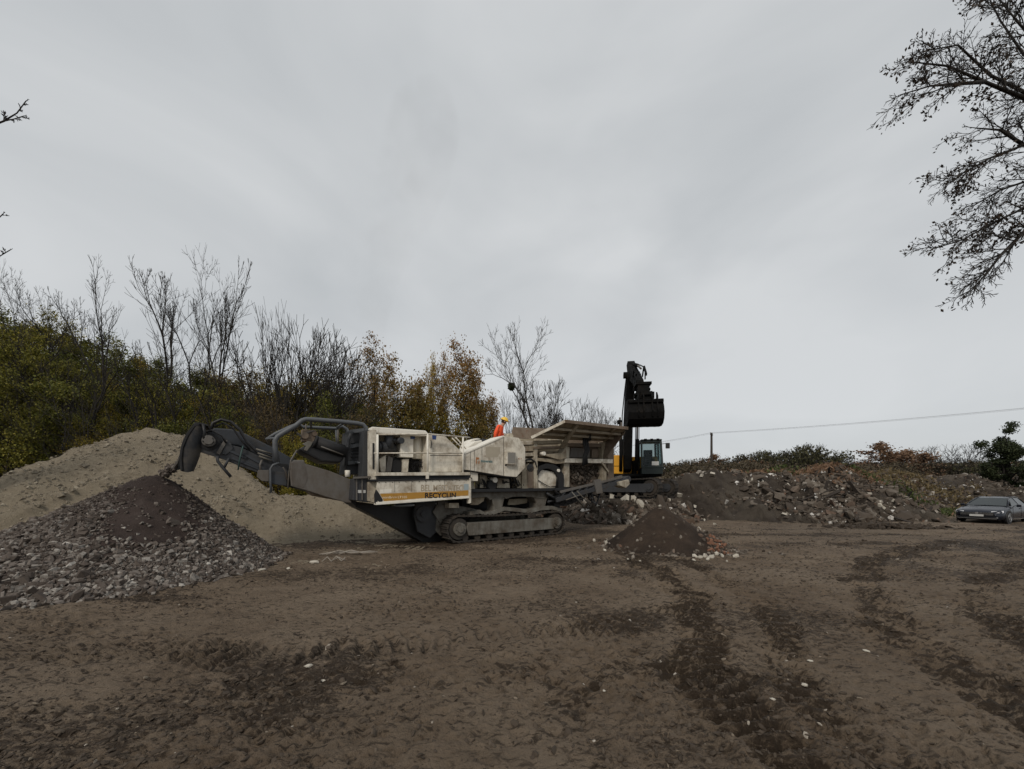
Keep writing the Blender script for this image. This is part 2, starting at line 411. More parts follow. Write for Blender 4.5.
M['glass'] = glass_mat('cab_glass', (0.7, 0.78, 0.78), 0.25)
M['carpaint'] = plain('dark_blue_grey_car_paint', (0.014, 0.017, 0.026), 0.25, 0.4, 0.6, 0.05, 200, 0.0003)
M['carglass'] = glass_mat('car_glass', (0.25, 0.3, 0.3), 0.75, 0.04)
M['chrome'] = plain('chrome', (0.6, 0.6, 0.6), 0.25, 0.9)
M['lamp'] = plain('clear_lamp_glass', (0.75, 0.76, 0.78), 0.12, 0.1, 0.8)
M['plate_white'] = plain('number_plate', (0.5, 0.5, 0.48), 0.5)
M['alloy'] = plain('alloy_rim', (0.32, 0.33, 0.34), 0.35, 0.8)
M['jacket'] = plain('orange_jacket', (0.85, 0.10, 0.03), 0.7, var=0.1)
M['trousers'] = plain('dark_trousers', (0.03, 0.03, 0.04), 0.8)
M['skin'] = plain('skin', (0.42, 0.24, 0.16), 0.55)
M['hair'] = plain('brown_hair', (0.04, 0.025, 0.015), 0.7)
M['helmet'] = plain('yellow_helmet', (0.75, 0.48, 0.05), 0.4)
M['wood'] = plain('weathered_wood', (0.032, 0.025, 0.02), 0.85, var=0.3)
M['wire'] = plain('cable', (0.10, 0.10, 0.105), 0.6)
M['scrap'] = plain('pale_scrap', (0.30, 0.27, 0.23), 0.7)

# ------------------------------------------------------------------ scattering stones
RS = np.random.RandomState(7)
_t = (1 + 5 ** 0.5) / 2
ICO_V = np.array([(-1,_t,0),(1,_t,0),(-1,-_t,0),(1,-_t,0),(0,-1,_t),(0,1,_t),(0,-1,-_t),(0,1,-_t),(_t,0,-1),(_t,0,1),(-_t,0,-1),(-_t,0,1)]) / 1.9
ICO_F = np.array([(0,11,5),(0,5,1),(0,1,7),(0,7,10),(0,10,11),(1,5,9),(5,11,4),(11,10,2),(10,7,6),(7,1,8),(3,9,4),(3,4,2),(3,2,6),(3,6,8),(3,8,9),(4,9,5),(2,4,11),(6,2,10),(8,6,7),(9,8,1)])
CUB_V = np.array([(x, y, z) for z in (-.5, .5) for y in (-.5, .5) for x in (-.5, .5)])
CUB_F = np.array([(0,2,3),(0,3,1),(4,5,7),(4,7,6),(0,1,5),(0,5,4),(2,6,7),(2,7,3),(0,4,6),(0,6,2),(1,3,7),(1,7,5)])
def stone_shapes(n, rs, jag=0.28):
    r = []
    for i in range(n):
        s = ICO_V * (1 + jag * rs.uniform(-1, 1, (12, 1)))
        r.append((np.round(s * 1.7 + rs.uniform(-.2, .2, 3)) / 1.7 * 0.35 + s * 0.65 if i % 2 else s, ICO_F))
    return r
def chunk_shapes(n, rs, jag=0.16):
    return [(CUB_V + rs.uniform(-jag, jag, (8, 3)), CUB_F) for i in range(n)]
def rand_rot(n, rs, flat=0.0):
    q = rs.normal(size=(n, 4)); q[:, 1:3] *= (1 - flat)
    q /= np.linalg.norm(q, axis=1)[:, None]
    a, b, c, d = q.T
    return np.stack([np.stack([1-2*(c*c+d*d), 2*(b*c-a*d), 2*(b*d+a*c)], 1), np.stack([2*(b*c+a*d), 1-2*(b*b+d*d), 2*(c*d-a*b)], 1), np.stack([2*(b*d-a*c), 2*(c*d+a*b), 1-2*(b*b+c*c)], 1)], 1)
def scatter(name, P, S, shapes, tint, rs, mat, parent=None, flat=0.0, label=None, cat=None, kind='stuff'):
    """P (n,3) places, S (n,3) sizes: one joined mesh of many small solids"""
    n = len(P); R = rand_rot(n, rs, flat); ch = rs.randint(0, len(shapes), n)
    VV, FF, TT, off = [], [], [], 0
    for k, (sv, sf) in enumerate(shapes):
        ix = np.where(ch == k)[0]
        if not len(ix): continue
        v = np.einsum('nij,nvj->nvi', R[ix], sv[None] * S[ix][:, None]) + P[ix][:, None]
        m = len(sv)
        VV.append(v.reshape(-1, 3)); FF.append((sf[None] + (off + np.arange(len(ix)) * m)[:, None, None]).reshape(-1, 3))
        TT.append(np.repeat(tint[ix], m)); off += len(ix) * m
    me = mesh_np(name, np.concatenate(VV), np.concatenate(FF), False, {'tint': np.concatenate(TT)})
    return tag(link(name, me, parent, mat), label, cat, kind=kind)
def piece_meshes(name, shapes, mat):
    r = []
    for sv, sf in shapes:
        me = mesh_np(name, sv, sf, False); me.materials.append(mat); r.append(me)
    return r
def singles(name, P, S, meshes, rs, parent, flat=0.0):
    """each piece an object of its own, sharing mesh data"""
    R = rand_rot(len(P), rs, flat)
    for i in range(len(P)):
        o = bpy.data.objects.new(name, meshes[rs.randint(len(meshes))])
        m = Matrix([list(R[i][0]) + [P[i][0]], list(R[i][1]) + [P[i][1]], list(R[i][2]) + [P[i][2]], [0, 0, 0, 1]])
        o.matrix_world = m @ Matrix.Diagonal(Vector(list(S[i]) + [1]))
        C.objects.link(o); o.parent = parent

# ------------------------------------------------------------------ ground
def base_z(x, y):
    """large shape of the terrain"""
    z = 0.05 * (fbm(x * 0.25, y * 0.25, 3, 3) - 0.5)
    hill = np.clip((-x - 9) / 22, 0, 1) * np.clip((y - 17) / 16, 0, 1)
    z = z + 6.5 * hill * hill * (3 - 2 * hill)
    far = np.clip((np.hypot(x, y) - 40) / 60, 0, 1)
    z = z - 0.27 * np.exp(-(((x - 27.5) / 7.0) ** 2 + ((y - 21.5) / 5.5) ** 2))
    return z - 0.0 * far
WHEEL = [   # points, width, kind, depth, wetness
    ([(2.9, 10.2), (2.95, 7.4), (2.75, 5.9), (2.2, 4.7), (1.75, 3.6), (1.6, 2.0)], 0.30, 'lug', 0.085, 0.95),
    ([(3.95, 9.6), (3.9, 7.4), (3.6, 5.7), (3.1, 4.6), (2.4, 3.3), (2.2, 2.0)], 0.22, 'lug', 0.05, 0.55),
    ([(14, 12.2), (9, 9.6), (6.3, 7.0), (5.0, 5.2), (4.1, 3.6), (3.6, 2.0)], 0.38, 'churn', 0.06, 1.0),
    ([(16, 10.5), (10, 7.9), (7.2, 6.0), (5.7, 4.4), (4.9, 3.0)], 0.30, 'churn', 0.055, 0.9),
    ([(-9.0, 3.9), (-5.0, 4.0), (-2.4, 3.9), (0.2, 4.5), (2.4, 5.4)], 0.32, 'lug', 0.03, 0.30),
    ([(-8.0, 5.4), (-4.4, 4.4), (-2.5, 3.6), (-1.7, 2.9), (-1.3, 1.8)], 0.34, 'dab', 0.04, 0.45),
    ([(-6.0, 2.2), (-3.4, 2.8), (-1.6, 3.5), (0.2, 3.7), (1.8, 3.3)], 0.42, 'dab', 0.045, 0.50),
    ([(-9, 6.8), (-5.5, 5.9), (-3.0, 5.2), (-1.0, 5.4), (1.4, 6.6)], 0.30, 'dab', 0.03, 0.35),
    ([(-7.0, 13.2), (-3.5, 11.2), (-0.5, 10.8), (2.4, 12.2), (5.0, 14.6), (9.0, 17.5)], 0.45, 'lug', 0.05, 0.75),
    ([(5.5, 12.4), (9, 11.6), (14, 12.0), (20, 14.0)], 0.40, 'lug', 0.05, 0.75),
    ([(4.8, 14.6), (9, 14.0), (15, 14.2), (22, 15.8)], 0.50, 'churn', 0.05, 0.8),
    ([(5.2, 16.6), (10, 16.0), (17, 16.2), (26, 18.5)], 0.35, 'lug', 0.05, 0.6),
    ([(0.5, 9.2), (3.5, 9.0), (8, 9.4), (13, 9.9)], 0.32, 'lug', 0.035, 0.45),
    ([(3.0, 8.0), (5.5, 8.2), (8.5, 8.9), (12, 10.8)], 0.26, 'churn', 0.04, 0.75),
    ([(-0.6, 2.2), (0.4, 3.0), (1.2, 4.1), (1.9, 5.4)], 0.22, 'churn', 0.03, 0.5),
]
def ground_detail(x, y):
    r = np.hypot(x, y)
    wx = x + 0.5 * (fbm(x * 0.9, y * 0.9, 3, 31) - 0.5); wy = y + 0.5 * (fbm(x * 0.9, y * 0.9, 3, 32) - 0.5)
    z = 0.05 * (fbm(x * 1.3, y * 1.3, 4, 5) - 0.5) + 0.06 * (fbm(x * 6, y * 6, 4, 8, 0.62) - 0.5) + 0.022 * (fbm(x * 30, y * 30, 3, 9, 0.6) - 0.5)
    n1_ = fbm(wx * 0.55, wy * 0.8, 5, 11, 0.6); n2_ = fbm(wx * 1.9, wy * 2.6, 4, 12)
    wet = np.clip((n1_ - 0.50) * 4.5, 0, 1) * 0.75
    wet = wet + np.clip((n2_ - 0.6) * 4, 0, 1) * 0.35
    # many small hoof-like dents, elongated
    ca, sa = math.cos(0.5), math.sin(0.5)
    u = (x * ca + y * sa); v_ = (-x * sa + y * ca)
    pm = np.clip((fbm(x * 0.9, y * 0.9, 3, 14) - 0.40) * 5, 0, 1)
    pt = pits(u * 7.5 + 0.9 * fbm(x * 4, y * 4, 2, 15), v_ * 15 + 0.9 * fbm(x * 5, y * 5, 2, 16), 21, 0.6) * pm * np.clip(1.3 - r / 16, 0, 1)
    z = z - 0.036 * pt
    for pts, wd, kind, dep, wt in WHEEL:
        for sh in ((0.0,) if kind != 'lug' or wd > 0.28 else (0.0,)):
            d, al, sd_, _ = seg_dist(wx, wy, pts)
            d = d + 0.55 * wd * (fbm(x * 5, y * 5, 3, 43) - 0.5) + 0.5 * wd * (fbm(x * 1.6, y * 1.6, 2, 44) - 0.5)
            mk = np.clip((wd - d) / (0.45 * wd), 0, 1)
            brk = np.clip((fbm(x * 1.3, y * 1.3, 4, 41 + int(dep * 1000), 0.6) - 0.42) * 6, 0, 1)
            mk = mk * ((0.75 + 0.25 * brk) if dep > 0.05 else (0.4 + 0.6 * brk))
            if kind == 'lug':
                ph = al * 2 * PI / 0.15 + np.abs(sd_) / wd * 2.5
                lug = np.clip(np.sin(ph) * 1.6, -1, 1)
                z = z + mk * (-dep * 0.6 + dep * 1.1 * lug * np.clip(1.2 - r / 18, 0.2, 1))
                z = z + 0.5 * dep * np.exp(-((d - wd * 1.12) / (0.22 * wd)) ** 2) * brk
            elif kind == 'churn':
                z = z + mk * (-0.5 * dep + dep * 2.2 * (fbm(x * 9, y * 9, 3, 17, 0.6) - 0.5)) + mk * dep * 0.5 * np.sin(al * 2 * PI / 0.19 + 3 * fbm(x * 3, y * 3, 2, 19))
            else:
                z = z - mk * dep * pits(al * 7.0, sd_ * 12 + 50, 29, 0.8)
            wet = wet + mk * wt * np.clip((fbm(x * 3.1, y * 3.1, 4, 45, 0.65) - 0.2) * 2.8, 0, 1)
    wet = wet + 0.45 * np.clip((fbm(wx * 0.35 + 9, wy * 1.5, 4, 47, 0.6) - 0.52) * 6, 0, 1) * np.clip((r - 6) / 5, 0, 1)
    # darker mud colour in a band beneath and behind the crusher
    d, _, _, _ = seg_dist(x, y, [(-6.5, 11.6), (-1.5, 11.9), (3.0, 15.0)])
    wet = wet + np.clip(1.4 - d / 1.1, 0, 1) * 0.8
    fade = np.clip(1.2 - r / 60, 0, 1)
    return z * fade, np.clip(wet, 0, 1.2)

th_in = np.linspace(-rad(59), rad(59), 820)
th = np.concatenate([th_in, np.linspace(rad(60), rad(300), 90)[1:-1]])
rr = np.concatenate([[0.02, 0.8, 1.5], np.geomspace(2.1, 42, 540), np.geomspace(44, 4000, 46)])
T, R_ = np.meshgrid(th, rr)
GX = (R_ * np.sin(T)).ravel(); GY = (R_ * np.cos(T)).ravel()
dz, wet = ground_detail(GX, GY)
GZ = base_z(GX, GY) + dz
nc, nr_ = len(th), len(rr)
ii, jj = np.meshgrid(np.arange(nr_ - 1), np.arange(nc), indexing='ij')
a = ii * nc + jj; b = ii * nc + (jj + 1) % nc
F = np.stack([a, a + nc, b + nc, b], -1).reshape(-1, 4)[:, ::-1]
ground = link('ground', mesh_np('ground', np.stack([GX, GY, GZ], 1), F, True, {'wet': wet}), mat=M['mud'])
tag(ground, kind='structure')
def gz(x, y):
    x = np.atleast_1d(np.asarray(x, float)); y = np.atleast_1d(np.asarray(y, float))
    return base_z(x, y) + ground_detail(x, y)[0]
def g1(x, y): return float(base_z(np.array([float(x)]), np.array([float(y)]))[0])

# ------------------------------------------------------------------ heaps
def sp(v, k=0.12):          # soft foot
    return k * np.log1p(np.exp(np.clip(v / k, -30, 30)))
def sand_h(x, y):
    ridge = [(-26, 12.0, 1.2), (-21, 12.6, 1.55), (at(0, 13), 13, 1.75), (at(60, 14), 14, 2.50), (at(100, 14.5), 14.5, 3.22), (at(128, 14.6), 14.6, 3.72), (at(152, 14.6), 14.6, 3.92), (at(185, 14.5), 14.5, 3.66), (at(203, 14.4), 14.4, 3.38), (at(250, 14), 14, 2.06), (at(278, 14.2), 14.2, 1.40), (at(312, 15), 15, 1.38), (at(366, 15.2), 15.2, 1.28), (at(392, 15.2), 15.2, 0.62), (at(408, 15.2), 15.2, 0.1)]
    d, al, sd_, z = seg_dist(x, y, ridge)
    front = y < np.interp(x, [p[0] for p in ridge], [p[1] for p in ridge])
    n = fbm(x * 0.8, y * 0.8, 4, 51)
    sl = np.where(front, 0.44 + 0.16 * np.clip((x + 16) / 8, 0, 1), 0.7)
    d2 = np.maximum(d - 0.18, 0)
    h = z - sl * d2 + 0.5 * (n - 0.5) * np.clip(d / 1.5, 0.15, 1)
    # slumped foot in front
    h = sp(h, 0.16) - 0.02
    # small slip scars
    h = h + (0.20 * (fbm(x * 2.2, y * 2.2, 3, 53) - 0.5) + 0.16 * (fbm(x * 5.5, y * 5.5, 4, 54, 0.65) - 0.5)) * np.clip(h * 3, 0, 1)
    d3, _, _, _ = seg_dist(x, y, [(at(232, 13.4), 13.3), (at(262, 13.1), 13.0)])
    h = h - 0.22 * np.exp(-(d3 / 0.35) ** 2)
    d4, _, _, _ = seg_dist(x, y, [(at(300, 12.9), 12.9), (at(400, 13.4), 13.4)])
    h = h + 0.13 * np.exp(-(d4 / 0.3) ** 2) * (0.4 + 1.2 * n)
    return h
GA = (-8.35, 9.05, 2.16)
def gravel_h(x, y):
    dx, dy = x - GA[0], y - GA[1]; r = np.hypot(dx, dy) + 1e-6
    c = (dx * 0.25 + dy * -0.97) / r
    c2 = (dx * -0.95 + dy * -0.3) / r
    Rm = 2.55 + 1.25 * np.clip(c, 0, 1) ** 1.3 + 0.9 * np.clip(c2, 0, 1) ** 2
    Rm = Rm * (1 + 0.16 * (fbm(x * 0.9, y * 0.9, 3, 61) - 0.5))
    t = np.clip(1 - r / Rm, -0.3, 1)
    h = GA[2] * np.sign(t) * np.abs(t) ** 1.12
    h = h - 0.10 * np.exp(-(r / 0.18) ** 2)
    return h + 0.10 * (fbm(x * 3, y * 3, 3, 62) - 0.5) + 0.03 * (fbm(x * 14, y * 14, 2, 63) - 0.5) - 0.03
SA = (4.25, 11.15, 1.27)
def soil_h(x, y):
    dx, dy = x - SA[0], y - SA[1]; r = np.hypot(dx, dy) + 1e-6
    Rm = 1.62 + 0.42 * np.clip((dx * 0.93 - dy * 0.35) / r, 0, 1) ** 2 + 0.1 * (fbm(x, y, 2, 70) - 0.5)
    t = np.clip(1 - r / Rm, -0.3, 1)
    h = SA[2] * np.sign(t) * np.abs(t) ** 1.10 - 0.07 * np.exp(-(r / 0.12) ** 2)
    return h + 0.07 * (fbm(x * 4, y * 4, 3, 71) - 0.5) + 0.02 * (fbm(x * 18, y * 18, 2, 72) - 0.5) - 0.02
RIDGE = [(0.4, 22.8, 0.35), (3.0, 22.6, 0.75), (9.0, 23.0, 1.5), (10.6, 23.6, 2.35), (12.2, 23.7, 2.62), (14.5, 23.8, 2.52), (17, 24.2, 2.66), (19, 24.8, 2.62), (22, 26.2, 2.9), (25, 29.0, 3.0), (29, 32.5, 2.9), (34, 34.5, 2.8), (41, 37.0, 2.9), (50, 42.0, 3.1), (90, 62, 3.5)]
EXC = (6.75, 21.9, 1.22)
def rubble_h(x, y):
    d, al, sd_, z = seg_dist(x, y, RIDGE)
    ry = np.interp(x, [p[0] for p in RIDGE], [p[1] for p in RIDGE])
    n = fbm(x * 0.45, y * 0.45, 4, 81, 0.55); n2_ = fbm(x * 1.6, y * 1.6, 4, 82, 0.6)
    z = z + 0.75 * (fbm(x * 0.6, y * 0.3, 3, 83) - 0.5) * np.clip((x - 7) / 3, 0, 1)
    front = y < ry
    bench = 0.9 * np.clip((n - 0.5) * 3, -1, 1)
    h = np.where(front, z - 0.60 * np.maximum(d - 0.2, 0) + 1.3 * (n - 0.5) * np.clip(d, 0, 2) , z - 0.12 * d)
    back = np.clip((d - 9) / 5, 0, 1) * (~front)
    h = h - back * 3
    # gullies down the soil face
    g = np.abs(fbm(al * 0.95 + 0.5 * n2_, d * 0.12, 3, 84) - 0.5)
    h = h - np.where(front, 0.5 * np.clip(0.16 - g, 0, 1) / 0.16 * np.clip(d * 0.8, 0, 1) * np.clip(z, 0, 1), 0)
    # the bench the excavator stands on
    de = np.hypot(x - EXC[0], y - EXC[1])
    mound = EXC[2] + 0.03 - 0.72 * np.maximum(de - 2.1, 0) + 0.35 * (n2_ - 0.5) * np.clip(de - 2.0, 0, 1)
    flat = np.clip((2.7 - de) / 0.6, 0, 1)
    h = np.maximum(h, mound)
    h = h * (1 - flat) + (EXC[2] - 0.02) * flat
    # low spill heap left of it, under the feeder end
    d5, _, _, _ = seg_dist(x, y, [(3.9, 19.6), (6.6, 19.3)])
    h = np.maximum(h, 0.78 + 0.5 * (n2_ - 0.5) - 0.65 * d5)
    return h + (0.30 * (n2_ - 0.5) + 0.16 * (fbm(x * 4.5, y * 4.5, 3, 85) - 0.5)) * (1 - flat) * np.clip(0.3 + h, 0, 1) - 0.06
def heap_mesh(name, hf, x0, x1, y0, y1, step, mat, parent=None):
    xs = np.arange(x0, x1, step); ys = np.arange(y0, y1, step)
    X, Y = np.meshgrid(xs, ys); x = X.ravel(); y = Y.ravel()
    h = hf(x, y); nx = len(xs)
    keep = h > -0.05
    i, j = np.meshgrid(np.arange(len(ys) - 1), np.arange(nx - 1), indexing='ij'); a = (i * nx + j).ravel()
    q = np.stack([a, a + 1, a + nx + 1, a + nx], 1)
    q = q[keep[q].any(1)]
    z = base_z(x, y) + np.maximum(h, -0.12)
    used = np.unique(q); remap = np.full(len(x), -1); remap[used] = np.arange(len(used))
    return link(name, mesh_np(name, np.stack([x, y, z], 1)[used], remap[q], True), parent, mat)

def heap(name, label, cat, loc):
    return empty(name, loc, label=label, cat=cat)
def child_mesh(o, root):
    o.parent = root; o.matrix_parent_inverse = Matrix.Translation(-root.location)
    return o
sand = heap_mesh('sand_heap', sand_h, -30, -2.5, 7.0, 19.5, 0.085, M['sand'])
tag(sand, 'long pale beige heap of crushed sand behind the dark gravel cone and crusher', 'sand heap')

_rs = np.random.RandomState(2)
n = 26000; x = _rs.uniform(-24, -3, n); y = _rs.uniform(8.5, 16, n); h = sand_h(x, y); k = (h > 0.03) & (_rs.uniform(size=n) < np.clip((fbm(x * 1.2, y * 1.2, 3, 55) - .3) * 3, .1, 1)); x, y, h = x[k], y[k], h[k]; n = len(x)
sz = (0.006 + 0.010 * _rs.gamma(1.4, .8, n))[:, None] * _rs.uniform(.6, 1.4, (n, 3))
scatter('sand_lumps', np.stack([x, y, base_z(x, y) + h + sz[:, 2] * .2], 1), sz, [(v_ * 1.6, f_) for v_, f_ in chunk_shapes(5, _rs, 0.25)], _rs.beta(2, 2, n), _rs, rock_mat('sand_lumps', [(0, (0.15, 0.13, 0.098)), (0.6, (0.28, 0.245, 0.185)), (1, (0.38, 0.34, 0.265))], 0.95), sand)
# gravel heap
gr = empty('gravel_heap', (0, 0, 0), label='dark cone of crushed gravel under the crusher conveyor head', cat='gravel heap')
heap_mesh('gravel_bed', gravel_h, -13, -4.5, 4.5, 12.5, 0.05, M['gravel_soil'], gr)
rs = np.random.RandomState(3)
def sample_heap(hf, n, box, dens, rs):
    P = []
    tot = 0
    while tot < n:
        x = rs.uniform(box[0], box[1], n); y = rs.uniform(box[2], box[3], n)
        h = hf(x, y); p = dens(x, y, h)
        k = (rs.uniform(0, 1, n) < p)
        P.append(np.stack([x[k], y[k], base_z(x[k], y[k]) + np.maximum(h[k], 0)], 1)); tot += k.sum()
    return np.concatenate(P)[:n]
def gdens(x, y, h):
    r = np.hypot(x - GA[0], y - GA[1])
    core = np.clip(1.7 - (seg_dist(x, y, [(GA[0], GA[1]), (GA[0] + 1.25, GA[1] - 1.35)])[0] + 0.8 * (fbm(x * 2, y * 2, 3, 66) - 0.5)) / 0.62, 0, 1)
    return np.where(h > -0.02, np.clip(0.35 + (r / 2.3) ** 1.5, 0, 1) * (1 - 0.94 * core), np.where(h > -0.10, 0.10, 0))
P = sample_heap(gravel_h, 34000, (-13, -4.5, 4.6, 12.5), gdens, rs)
rr_ = np.hypot(P[:, 0] - GA[0], P[:, 1] - GA[1])
sz = (0.013 + 0.012 * rs.gamma(1.8, 0.6, len(P)))[:, None] * (0.65 + 0.45 * np.clip(rr_ / 2.8, 0, 1.3))[:, None] * np.stack([rs.uniform(.9, 1.8, len(P)), rs.uniform(.8, 1.2, len(P)), rs.uniform(.4, .9, len(P))], 1)
sz = np.minimum(sz, 0.14)
st_shapes = stone_shapes(8, rs)
P[:, 2] += sz.min(1) * 0.35
t = np.clip(rs.beta(1.15, 1.5, len(P)) * (0.5 + 0.55 * np.clip(rr_ / 2.6, 0, 1)), 0, 0.94); t[rs.uniform(size=len(P)) < 0.008] = 1.0
scatter('gravel_stones', P, sz, [(v_ * 1.25, f_) for v_, f_ in chunk_shapes(8, rs, 0.24)] + stone_shapes(5, rs, .3), t, rs, M['gravel'], gr, 0.35)
P = sample_heap(gravel_h, 300, (-11.5, -4.8, 4.8, 9.5), lambda x, y, h: np.where((h > -0.03) & (h < 1.2), 1.0 * (y < GA[1] + 0.4 * (x - GA[0])) * gdens(x, y, h), 0), rs)
sz = rs.uniform(0.03, 0.052, (300, 1)) * np.stack([rs.uniform(1, 1.7, 300), rs.uniform(.8, 1.2, 300), rs.uniform(.45, .8, 300)], 1)
P[:, 2] += sz.min(1) * 0.3
singles('stone', P, sz, piece_meshes('stone', stone_shapes(8, rs), M['stone']), rs, gr, 0.4)
MB().tube([(at(181, 8.8), 8.95, 2.22), (at(177, 8.8), 8.95, 2.12)], 0.01, 4)

# soil heap
so_ = empty('soil_heap', (0, 0, 0), label='small dark brown conical soil heap in the middle of the yard', cat='soil heap')
heap_mesh('soil_cone', soil_h, 1.8, 7.2, 8.6, 13.6, 0.04, M['soil'], so_)
P = sample_heap(soil_h, 900, (1.8, 7.2, 8.8, 13.4), lambda x, y, h: np.where(h > -0.07, np.clip(0.03 + 0.9 * np.clip((x - SA[0] - 0.7) / 0.8, 0, 1) + 0.25 * (h < 0.12), 0, 1), 0.012), rs)
n = len(P); sz = rs.uniform(0.02, 0.06, (n, 1)) * np.stack([rs.uniform(1, 1.8, n), rs.uniform(.8, 1.2, n), rs.uniform(.5, .9, n)], 1)
scatter('rubble_bits', P, sz, st_shapes, rs.beta(1.2, 1.6, n), rs, M['rubble'], so_)
tx = [(606, 546, 1), (614, 543, .8), (605, 551, .6), (621, 541, 1.1), (695, 557, .9), (700, 558, .8), (705, 557, 1), (711, 558, 1.2), (716, 556, 1), (722, 557, .8), (736, 557, .9), (708, 560, .6), (694, 561, .6), (660, 513, .7), (699, 531, .9), (640, 562, .4), (628, 560, .4), (728, 556, .7), (594, 541, .7), (727, 562, .4)]
P = []; S_ = []
for px, py, s in tx:
    Y = F_PX * EYE / (max(py, 520) - HZ) if py > 535 else 11.1
    X = at(px, Y); P.append((X, Y, g1(X, Y) + max(float(soil_h(np.array([X]), np.array([Y]))[0]), 0) + 0.02)); S_.append((0.085 * s, 0.065 * s, 0.05 * s))
M['pale_stone'] = plain('pale_broken_stone', (0.42, 0.39, 0.33), 0.85, var=0.4)
singles('broken_stone', np.array(P), np.array(S_), piece_meshes('broken_stone', stone_shapes(4, rs), M['pale_stone']), rs, so_)
M['brick'] = plain('broken_brick', (0.17, 0.085, 0.052), 0.9, var=0.35)
P = []; S_ = []
for k in range(26):
    px = rs.uniform(706, 728); py = rs.uniform(540, 556); Y = 10.0 + rs.uniform(-.3, .5); X = at(px, Y)
    P.append((X, Y, g1(X, Y) + max(float(soil_h(np.array([X]), np.array([Y]))[0]), 0) + 0.03)); S_.append((rs.uniform(.05, .12), rs.uniform(.05, .08), .045))
singles('brick', np.array(P), np.array(S_), piece_meshes('brick', chunk_shapes(5, rs, 0.1), M['brick']), rs, so_, 0.3)

# the long rubble heap
rb = empty('rubble_heap', (0, 0, 0), label='long heap of demolition rubble and brown soil across the back of the yard', cat='rubble heap')
heap_mesh('rubble_bed', rubble_h, -2, 36, 17.0, 42, 0.13, M['rubble_soil'], rb)
heap_mesh('rubble_bed', rubble_h, 35.9, 92, 24, 76, 0.35, M['rubble_soil'], rb)
def rdens(x, y, h):
    ry = np.interp(x, [p[0] for p in RIDGE], [p[1] for p in RIDGE]); n = fbm(x * 0.5, y * 0.7, 3, 91)
    soil = np.exp(-((x - 11.8) / 2.9) ** 4) * (y < ry - 0.3)              # the bare soil face
    de = np.hypot(x - EXC[0], y - EXC[1])
    p = np.clip(0.25 + 2.6 * (n - 0.4), 0.06, 1) * (1 - 0.93 * soil) * (de > 2.5)
    return np.where((h > -0.06) & (y < ry + 2.5) & (y > 17.5), p, 0)
P1 = sample_heap(rubble_h, 17000, (1.5, 34, 17.5, 38), rdens, rs); P2 = sample_heap(rubble_h, 5000, (30, 62, 24, 50), rdens, rs)
P1b = sample_heap(rubble_h, 2600, (2.6, 8.6, 18.0, 20.6), rdens, rs)
P = np.concatenate([P1, P2, P1b]); n = len(P)
sz = (0.025 + 0.045 * rs.gamma(1.5, 0.9, n))[:, None] * np.stack([rs.uniform(.9, 2.2, n), rs.uniform(.7, 1.2, n), rs.uniform(.35, .9, n)], 1)
sz = np.minimum(sz, 0.55); P[:, 2] += sz.min(1) * 0.2
t = rs.beta(1.7, 2.4, n); col = fbm(P[:, 0] * 0.6, P[:, 1] * 0.6, 2, 93); t = np.clip(t * (0.55 + 0.9 * col), 0, .97); pl = rs.uniform(size=n) < 0.09; t[pl] = 1; sz[pl] *= 0.6
scatter('rubble_pieces', P, sz, chunk_shapes(8, rs, 0.22) + stone_shapes(6, rs, 0.35), t, rs, M['rubble'], rb)
# the larger pieces one can pick out
P = np.concatenate([sample_heap(rubble_h, 195, (12, 30, 18.5, 33), rdens, rs), sample_heap(rubble_h, 75, (3.0, 9.5, 18.2, 21), rdens, rs)])
n = len(P); sz = rs.uniform(0.09, 0.21, (n, 1)) * np.stack([rs.uniform(1, 2.2, n), rs.uniform(.7, 1.3, n), rs.uniform(.25, .7, n)], 1)
P[:, 2] += sz.min(1) * 0.25
chunk_me = piece_meshes('concrete_chunk', chunk_shapes(9, rs, 0.2), M['chunk'])
singles('concrete_chunk', P, sz, chunk_me, rs, rb, 0.2)
# boards and beams sticking out of it
P = sample_heap(rubble_h, 26, (12, 27, 19, 30), rdens, rs); n = len(P)
singles('board', P + [0, 0, .1], np.stack([rs.uniform(0.9, 2.2, n), rs.uniform(.10, .2, n), rs.uniform(.04, .08, n)], 1), piece_meshes('board', chunk_shapes(3, rs, 0.04), M['wood']), rs, rb, 0.75)
# pale spots: slabs at chosen places of the heap face
P = []; S_ = []
for px, py, s in [(641, 505, 2.2), (625, 500, 2.4), (612, 498, 1.6), (634, 500, 1.5), (596, 507, 2.2), (600, 512, 1.5), (630, 517, 1.4), (637, 519, 1.4), (655, 501, 1.0), (680, 496, 1.6), (668, 501, 1.5), (662, 512, 1.0), (696, 507, 1), (785, 515, 1.3), (788, 486, 1.3), (762, 482, 1.2), (843, 490, 1.0), (838, 487, .8), (880, 503, 1.3), (888, 506, 1.6), (893, 501, 1.2), (900, 503, 1.0), (884, 509, 1.4), (878, 506, 1.3), (895, 509, 1), (869, 494, 1), (712, 475, 1.8), (702, 476, 1.2), (752, 480, .9), (1010, 488, 1.5), (1012, 494, 1.4), (1022, 492, 1.5), (968, 497, 1.2), (715, 525, .8), (705, 521, .7)]:
    # march the sight line until it meets the heap
    for k in range(400):
        Y = 18.0 + k * 0.06; X = at(px, Y); Z = zh(py, Y)
        if g1(X, Y) + float(rubble_h(np.array([X]), np.array([Y]))[0]) >= Z - 0.02 or Z < 0: break
    if k < 399: P.append((X, Y, Z + 0.02)); S_.append((0.21 * s, 0.15 * s, 0.09 * s))
singles('broken_slab', np.array(P), np.array(S_), piece_meshes('broken_slab', chunk_shapes(5, rs, 0.2), M['pale_stone']), rs, rb, 0.3)

